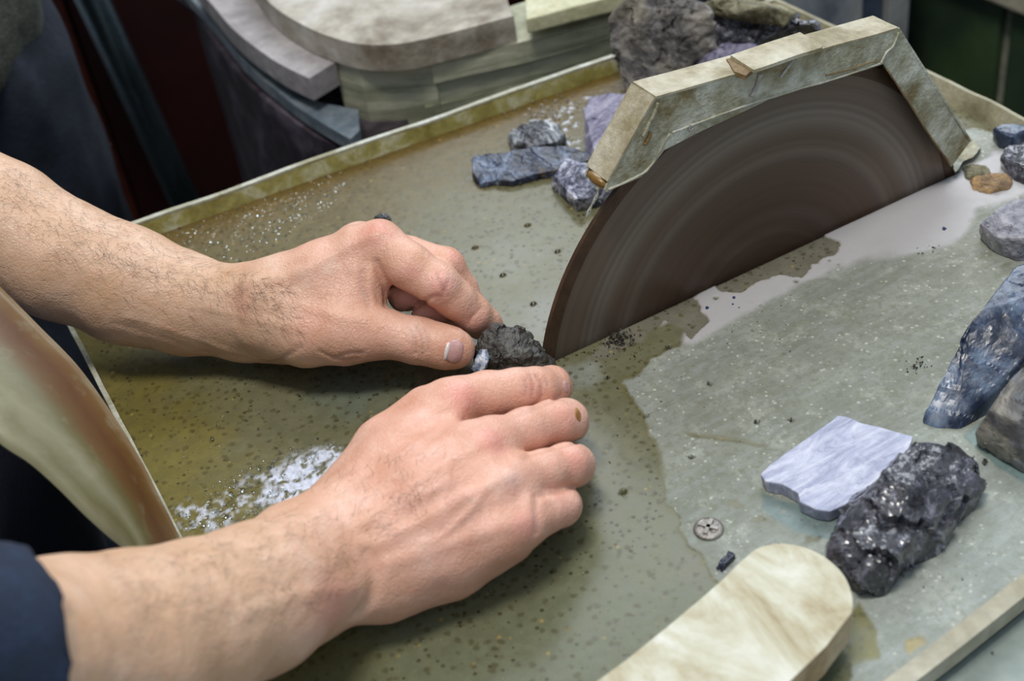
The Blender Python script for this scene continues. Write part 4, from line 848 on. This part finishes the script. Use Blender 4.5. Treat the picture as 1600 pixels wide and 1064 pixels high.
def with_detail(base, lines, spots):
    """lines: (px polyline, amplitude mm, width mm); spots: (px, py, amplitude mm, radius mm)"""
    L_ = [(hits(base, smooth_line([np.array([*p, 0.]) for p in ln], 5)[0:] and [tuple(q[:2]) for q in smooth_line([np.array([*p, 0.]) for p in ln], 5)]), a * 1.8 / 1000, max(w_, .8) / 1000) for ln, a, w_ in lines]
    S_ = [(hits(base, [(x, y)])[0], a / 1000, r_ / 1000) for x, y, a, r_ in spots]
    def f(P):
        d = base(P)
        for pl_, a, w_ in L_:
            lo, hi = pl_.min(0) - 3 * w_, pl_.max(0) + 3 * w_; m = ((P > lo) & (P < hi)).all(1)
            if not m.any(): continue
            Q2 = P[m]; dd = np.full(len(Q2), 1e9); nseg = len(pl_) - 1
            for i in range(nseg): dd = np.minimum(dd, cone(Q2, pl_[i], pl_[i + 1], 0, 0))
            d[m] -= a * np.exp(-(dd / w_) ** 2)
        for c_, a, r_ in S_:
            q = ((P - c_) ** 2).sum(1) / r_ ** 2; d -= a * np.exp(-q)
        m = np.abs(d) < .012
        if m.any(): d[m] -= .00022 * noise(P[m] * 160, 2) + .0003 * noise(P[m] * 45, 3)
        return d
    f.creases = [q for q in L_ if q[1] < -.00045]
    return f
lb_ = build_limb(lh_palm, lh_f); rb_ = build_limb(rh_palm, rh_f, .009, .0050)
L_lines = [
    ([(640, 512), (648, 530), (650, 552)], -.55, .7), ([(652, 508), (660, 530), (660, 556)], -.6, .7), ([(664, 514), (669, 530), (668, 548)], -.4, .6), ([(630, 516), (636, 536)], -.25, .6),
    ([(682, 426), (688, 446), (700, 462), (690, 440)], -.3, .8), ([(700, 440), (692, 462), (682, 470)], -.5, .9), ([(752, 480), (738, 496), (732, 506)], -.45, .8),
    ([(603, 478), (602, 455), (596, 430), (588, 410)], -.9, 1.6), ([(582, 470), (578, 450), (582, 420)], .5, 2.0), ([(576, 478), (566, 450), (566, 425)], -.5, 1.4),
    ([(520, 560), (545, 553), (565, 552)], -.5, 1.2), ([(500, 548), (530, 562), (558, 560)], -.4, 1.1), ([(470, 540), (440, 560), (420, 566)], -.3, 1.5),
    ([(180, 505), (260, 530), (330, 552), (380, 556)], -.16, 1.6), ([(200, 495), (280, 520), (340, 542), (400, 560)], .22, 1.8), ([(372, 430), (366, 460), (368, 500)], -.35, 3.0),
    ([(400, 440), (470, 425), (540, 385), (590, 365)], .5, 3.0), ([(440, 470), (520, 490), (570, 500)], .3, 3.0), ([(590, 350), (604, 368), (612, 385)], .2, 1.5),
    ([(320, 480), (400, 500), (460, 510)], .25, 2.2), ([(632, 488), (650, 480), (668, 468), (684, 462)], -.8, 1.0),
]
L_spots = [(590, 360, .8, 7), (700, 410, .4, 4), (660, 532, .5, 6), (712, 530, -.2, 3), (690, 446, .5, 6), (625, 430, .8, 5), (480, 540, 1.0, 14), (540, 362, .8, 5), (640, 455, .6, 4)]
R_lines = [
    ([(838, 588), (846, 600), (845, 622)], -.55, .7), ([(828, 586), (832, 602), (830, 622)], -.4, .6), ([(820, 592), (822, 606), (820, 618)], -.3, .6), ([(852, 590), (856, 602)], -.3, .6),
    ([(808, 648), (830, 640), (856, 628), (876, 618)], -.9, 1.1), ([(828, 708), (850, 704), (880, 696), (908, 690)], -1.0, 1.0), ([(838, 776), (860, 770), (898, 760)], -1.0, 1.0),
    ([(880, 588), (888, 600), (888, 612)], .35, 1.0),
    ([(838, 776), (836, 800), (838, 830)], -.5, 1.6), ([(828, 708), (820, 716)], -.5, 1.5),
    ([(520, 760), (620, 712), (700, 660), (722, 635)], .55, 2.6), ([(560, 820), (660, 745), (762, 690)], .55, 2.6), ([(590, 850), (700, 790), (792, 745)], .5, 2.6), ([(610, 880), (720, 845), (815, 815)], .4, 2.6),
    ([(590, 772), (680, 712), (740, 662)], -.4, 3.2), ([(640, 806), (720, 760), (780, 722)], -.35, 3.), ([(700, 832), (760, 800), (808, 780)], -.3, 3.),
    ([(762, 760), (745, 785), (720, 812), (690, 838), (660, 850)], .45, 1.3), ([(700, 700), (698, 730), (712, 760), (745, 785)], .3, 1.3), ([(640, 780), (690, 758), (700, 730)], .25, 1.3), ([(560, 760), (620, 745), (660, 730)], .25, 1.4),
    ([(575, 868), (586, 900), (580, 936), (560, 960)], -1.1, 2.6), ([(500, 762), (540, 790), (560, 830)], -.2, 2.6), ([(470, 790), (520, 830), (545, 870)], -.12, 2.4),
    ([(300, 880), (400, 850), (480, 810)], .3, 3.), ([(380, 960), (470, 930), (550, 920)], .3, 3.0),
]
R_spots = [(722, 618, 1.6, 7), (762, 688, 1.5, 7), (798, 750, 1.0, 7), (818, 820, .9, 7), (836, 604, .6, 5), (898, 648, .5, 5), (908, 714, .5, 5), (555, 905, .8, 9), (750, 640, -.9, 6), (790, 705, -.7, 5), (808, 765, -.6, 5), (655, 880, .8, 14)]
fL = with_detail(lb_, L_lines, L_spots); fR = with_detail(rb_, R_lines, R_spots)
VL, QL = sdf_mesh(fL, (-.075, .425, -.002), (.222, .70, .135), .001, .0035)
VR, QR = sdf_mesh(fR, (-.10, .235, -.002), (.225, .435, .175), .001, .0035)
VL[:, 2] = np.maximum(VL[:, 2], .0012); VR[:, 2] = np.maximum(VR[:, 2], .0012)
# hidden rest of the body (elbows, upper arms, trunk), coarse
wl, el = Z(-60, 322, .080), Z(-120, 300, .088); dl = (el - wl) / np.linalg.norm(el - wl)
elbL = Z(-230, 265, .10); shL = np.array([-.30, .66, .47]); elbR = Z(-120, 1075, .128) + np.array([-.05, -.01, .03]); shR = np.array([-.30, .27, .47])
elbL2 = elbL + np.array([-.10, .03, .04])
def f_body(P):
    a = lambda *v: np.array(v, float)
    d = smin(cone(P, Z(-100, 308, .086), elbL2, .036, .044), cone(P, elbL2, shL, .044, .055), .02)
    d = smin(d, smin(cone(P, Z(-70, 1062, .116), elbR, .034, .044), cone(P, elbR, shR, .046, .055), .02), .001)
    tr = smin(cone(P, a(-.30, .35, .45), a(-.30, .58, .45), .09, .09), cone(P, a(-.25, .40, .0), a(-.25, .53, .0), .12, .12), .25)
    tr = smin(tr, cone(P, a(-.28, .465, .1), a(-.29, .465, .4), .14, .15), .1)
    tr = smin(tr, cone(P, a(-.28, .465, .5), a(-.26, .465, .60), .06, .055), .06)
    return smin(d, tr, .04)
VB, QB = sdf_mesh(f_body, (-.50, .10, -.16), (.02, .82, .60), .010, .02)
V_ = np.concatenate([VL, VR, VB]); Qa = np.concatenate([QL, QR + len(VL), QB + len(VL) + len(VR)])
# own colour of the skin: redder knuckles and finger ends
red = np.zeros(len(V_)); nail = np.zeros(len(V_)); crease_dark = np.zeros(len(V_)); isR = np.zeros(len(V_), bool); isR[len(VL):len(VL) + len(VR)] = True; isL = np.zeros(len(V_), bool); isL[:len(VL)] = True
def spot(base, mask, lst):
    for x, y, r_, a in lst:
        c_ = hits(base, [(x, y)])[0]; q = ((V_[mask] - c_) ** 2).sum(1) / (r_ / 1000) ** 2; red[mask] = np.maximum(red[mask], a * np.exp(-q))
red[isR] = .52 * sm(V_[isR][:, 0], .03, .11); red[isL] = .42 * sm(V_[isL][:, 0], .09, .14)
spot(rb_, isR, [(720, 617, 12, 1.), (768, 690, 11, 1.), (800, 752, 10, .7), (820, 822, 11, .9), (835, 605, 11, .75), (885, 650, 12, .8), (900, 715, 12, .85), (880, 780, 12, .7), (520, 950, 16, .7), (560, 760, 10, .4)])
spot(lb_, isL, [(590, 360, 13, .8), (690, 445, 10, 1.), (640, 425, 9, .7), (745, 500, 10, .7), (715, 400, 9, .8), (640, 470, 12, .8), (680, 495, 12, .8), (700, 545, 10, .6), (500, 500, 16, .55), (560, 380, 12, .6), (375, 470, 9, .35)])
# scab on the middle knuckle of the near hand is dark yellow
scab = hits(rb_, [(902, 650)])[0]; crease_dark = np.maximum(crease_dark, 0)
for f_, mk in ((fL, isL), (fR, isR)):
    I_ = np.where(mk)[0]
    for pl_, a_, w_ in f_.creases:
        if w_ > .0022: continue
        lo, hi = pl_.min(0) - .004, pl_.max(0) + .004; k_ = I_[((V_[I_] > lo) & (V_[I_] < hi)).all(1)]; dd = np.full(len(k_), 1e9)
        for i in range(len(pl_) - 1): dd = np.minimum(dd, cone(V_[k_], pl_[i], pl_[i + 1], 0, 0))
        crease_dark[k_] = np.maximum(crease_dark[k_], .42 * np.exp(-(dd / (w_ * .8)) ** 2))  # darker colour along skin creases and finger clefts
me = quads_mesh('body', V_, Qa); attr_col(me, 'skin', np.c_[red, nail, crease_dark].astype(np.float32))
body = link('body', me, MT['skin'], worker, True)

def decal_patch(name, base, cpx, ux, uy, m, lift=.0004, thick=.0006, n=14, power=2.6, dome=.0):
    """a small curved plate seated on the skin: centre pixel, half axes in pixels"""
    bm = bmesh.new(); K = 24; pts = []; rings = []
    rs = [0.0, .35, .65, .85, 1.0]
    for r_ in rs[1:]:
        for k in range(K):
            a = 2 * math.pi * k / K; c_, s_ = math.cos(a), math.sin(a); f_ = (abs(c_) ** power + abs(s_) ** power) ** (-1 / power)
            pts.append((cpx[0] + r_ * f_ * (c_ * ux[0] + s_ * uy[0]), cpx[1] + r_ * f_ * (c_ * ux[1] + s_ * uy[1])))
    H = hits(base, [cpx] + pts); e = .0006
    def nrm_(P): return np.stack([base(P + np.eye(3)[i] * e) - base(P - np.eye(3)[i] * e) for i in range(3)], 1)
    N_ = nrm_(H); N_ /= np.linalg.norm(N_, axis=1)[:, None]; nc = N_[0]
    lifts = [lift] + [lift * (1 - .8 * (rs[1 + i // K] ** 4)) for i in range(len(pts))]
    vs = [bm.verts.new(tuple(h_ + nn * l_)) for h_, nn, l_ in zip(H, N_, lifts)]
    for k in range(K): bm.faces.new((vs[0], vs[1 + k], vs[1 + (k + 1) % K]))
    for r_ in range(3):
        for k in range(K): bm.faces.new((vs[1 + r_ * K + k], vs[1 + (r_ + 1) * K + k], vs[1 + (r_ + 1) * K + (k + 1) % K], vs[1 + r_ * K + (k + 1) % K]))
    low = [bm.verts.new(tuple(H[1 + 3 * K + k] - N_[1 + 3 * K + k] * thick)) for k in range(K)]
    for k in range(K): bm.faces.new((vs[1 + 3 * K + k], low[k], low[(k + 1) % K], vs[1 + 3 * K + (k + 1) % K]))
    return bm_link(name, bm, m, worker, True)
nailm = simple('finger_nail', (.58, .33, .30), (.66, .40, .37), 200, .22, 0, .1, .0003); nailtip = simple('nail_free_edge', (.80, .76, .72), (.85, .82, .80), 200, .3)
scabm = simple('scab', lin(150, 96, 40), lin(196, 146, 80), 400, .5, 0, .8, .0006)
fLb = lambda P: fL(P.copy()); fRb = lambda P: fR(P.copy())
decal_patch('thumb_nail', fLb, (710, 549), (13.5, 2.5), (-3.5, 18), nailm, .0007)
decal_patch('nail_free_edge', fLb, (698, 549), (3.4, .6), (-3.0, 14), nailtip, .0009, power=2)
decal_patch('finger_nail', fRb, (884, 604), (3.5, 0), (1.5, 10), nailm, .0005)
decal_patch('scab', fRb, (903, 648), (4.5, -.5), (2.5, 11), scabm, .0003, power=1.5)

# arm hair
def hair(name, base, n, regions, rgen, dirp, col=MT['black']):
    cu = bpy.data.curves.new(name, 'CURVE'); cu.dimensions = '3D'; cu.bevel_depth = .000045; cu.bevel_resolution = 0; cu.resolution_u = 1
    pts = []
    for (poly, m) in regions:
        P_ = np.array(poly, float); lo, hi = P_.min(0), P_.max(0); got = 0
        while got < m:
            c_ = lo + rgen.random((400, 2)) * (hi - lo); ok = psd(c_, P_) < 0; c_ = c_[ok]; pts += [tuple(q) for q in c_[:m - got]]; got += len(c_)
    H = hits(base, pts); e = .0006
    N_ = np.stack([base(H + np.eye(3)[i] * e) - base(H - np.eye(3)[i] * e) for i in range(3)], 1); N_ /= np.linalg.norm(N_, axis=1)[:, None]
    for p, nn in zip(H, N_):
        if p[2] < .004: continue
        d = dirp + rgen.normal(size=3) * .5; d = d - nn * (d @ nn); d /= np.linalg.norm(d); l_ = .003 + .0045 * rgen.random(); cv_ = rgen.normal() * .5; sd = np.cross(nn, d)
        sp = cu.splines.new('POLY'); sp.points.add(3)
        for i in range(4):
            s_ = i / 3; q = p + (d * s_ + sd * cv_ * s_ * s_) * l_ + nn * (.0002 + .0011 * math.sin(s_ * 2.2)); sp.points[i].co = (*q, 1); sp.points[i].radius = 1 - .6 * s_
    o = bpy.data.objects.new(name, cu); COL.objects.link(o); cu.materials.append(col); o.parent = worker; o.matrix_parent_inverse = Matrix.Translation(worker.location).inverted(); o['kind'] = 'stuff'; return o
hm = NT('brown_hair').out(lin(58, 38, 28), .5, 0)
rg = np.random.default_rng(3)
dL = Z(400, 440, .04) - Z(200, 400, .05); dL /= np.linalg.norm(dL); dR = Z(560, 860, .035) - Z(300, 960, .06); dR /= np.linalg.norm(dR)
hair('arm_hair', lb_, 0, [([(0, 250), (150, 325), (300, 400), (370, 425), (420, 430), (430, 470), (380, 490), (300, 465), (180, 420), (60, 350), (0, 320)], 620), ([(360, 425), (450, 440), (470, 520), (420, 530), (370, 500)], 160), ([(0, 320), (180, 420), (300, 465), (300, 500), (100, 440)], 80)], rg, dL + np.array([0, -.5, 0]), hm)
hair('arm_hair', rb_, 0, [([(150, 880), (300, 850), (470, 790), (520, 800), (560, 880), (520, 950), (400, 980), (200, 1000)], 420), ([(480, 770), (620, 700), (720, 700), (700, 800), (580, 850)], 130)], rg, dR, hm)

# clothing of the worker
def f_shirt(P):
    d = f_body(P) - .012
    slv = smin(cone(P, Z(0, 1052, .103), elbR, .0378, .052), cone(P, elbR, shR, .055, .07), .02)
    slvL = smin(cone(P, elbL, elbL2, .050, .056), cone(P, elbL2, shL, .056, .07), .02)
    tr = np.maximum(d, np.maximum(P[:, 0] + .07, P[:, 2] - .53)); d = smin(smin(slv, slvL, .001), tr, .03)
    return d + .0018 * noise(P * np.array([45, 45, 45.]), 4) + .003 * noise(P * 18, 6)
# cut the right cuff to a flat, slightly rolled edge
cuffc = Z(14, 1040, .102); cuffn = Z(-20, 1040, .105) - Z(180, 1030, .080); cuffn /= np.linalg.norm(cuffn)
def f_shirt2(P):
    d = f_shirt(P); s_ = -((P - cuffc) @ cuffn) ; near_ = (np.abs(P - cuffc) < .16).all(1)
    d = np.where(near_, np.maximum(d, s_), d)
    return d
VS, QS = sdf_mesh(f_shirt2, (-.53, .08, -.14), (.03, .86, .56), .0045, .012); link('shirt', quads_mesh('shirt', VS, QS), MT['navy'], worker, True)
def f_tr(P):
    a = lambda *v: np.array(v, float)
    d = smin(cone(P, a(-.20, .36, -.02), a(-.16, .38, -.42), .10, .075), cone(P, a(-.16, .38, -.42), a(-.20, .38, -.80), .075, .06), .03)
    d2 = smin(cone(P, a(-.10, .63, -.02), a(-.085, .66, -.42), .098, .08), cone(P, a(-.085, .66, -.42), a(-.16, .66, -.80), .075, .06), .03)
    d = smin(smin(d, d2, .02), cone(P, a(-.19, .42, -.0), a(-.14, .60, .0), .125, .115), .05)
    d = np.maximum(d, P[:, 2] - .03)
    return d + .004 * noise(P * np.array([20, 20, 9.]), 4)
VT, QT = sdf_mesh(f_tr, (-.36, .20, -.862), (.04, .80, .05), .008, .02)
VT[:, 0] = np.minimum(VT[:, 0], TX0 - .004); link('trousers', quads_mesh('trousers', VT, QT), MT['trousers'], worker, True)
for (x, y) in ((-.17, .38), (-.13, .66)):
    b = boxbm(x - .08, x + .17, y - .045, y + .045, -.85, -.77); bevel(b, .03, 3); bm_link('shoe', b, MT['black'], worker, True)

# the stone being cut, held between the two hands
rock('stone', RM['brown'], 'small rough black-brown stone held in both hands against the disc', hull=[(742, 580, 0), (745, 600, 0), (800, 612, 0), (850, 598, 0), (872, 578, 0), (820, 552, 0), (762, 545, 0), (738, 568, 10), (741, 545, 17), (752, 520, 23), (766, 508, 25), (780, 508, 24), (802, 512, 23), (828, 518, 20), (842, 533, 15), (862, 566, 8), (846, 556, 13), (800, 560, 18), (760, 560, 16), (735, 585, 5)], amp=.0016, freq=170, seed=51, facet=.14, L_=.0011, bev=.0005)
sp = [Z(739, 580, .0075), Z(744, 566, .0125), Z(752, 550, .017), Z(762, 549, .0175), Z(767, 562, .0150), Z(760, 578, .011), Z(750, 590, .0065)]
bm = bmesh.new(); r_ = np.random.default_rng(5)
Vn = rock_mat('white_blue_vein', [(.34, lin(30, 34, 46)), (.46, lin(110, 130, 160)), (.56, lin(196, 204, 216)), (.7, lin(232, 234, 240))], 160, lin(240, 240, 244), .4, .2, .6, .0008)
sp = [p + np.array([-.0018, -.0030, .0042]) for p in sp]
for p in sp: bm.verts.new(tuple(p))
for p in sp: bm.verts.new(tuple(p - np.array([-.003, -.006, .006])))
bmesh.ops.convex_hull(bm, input=bm.verts[:]); densify(bm, .0011); displace(bm, .0007, 300, 3, .05)
held = [o for o in bpy.data.objects if o.get('label', '').startswith('small rough black-brown')][0]
for v in bm.verts: v.co = v.co - held.location; v.co.z = max(v.co.z, .0005)
vo = bm_link('quartz_vein', bm, Vn, held); vo.matrix_parent_inverse = Matrix(); vo['label'] = 'white and blue quartz vein on the near end'
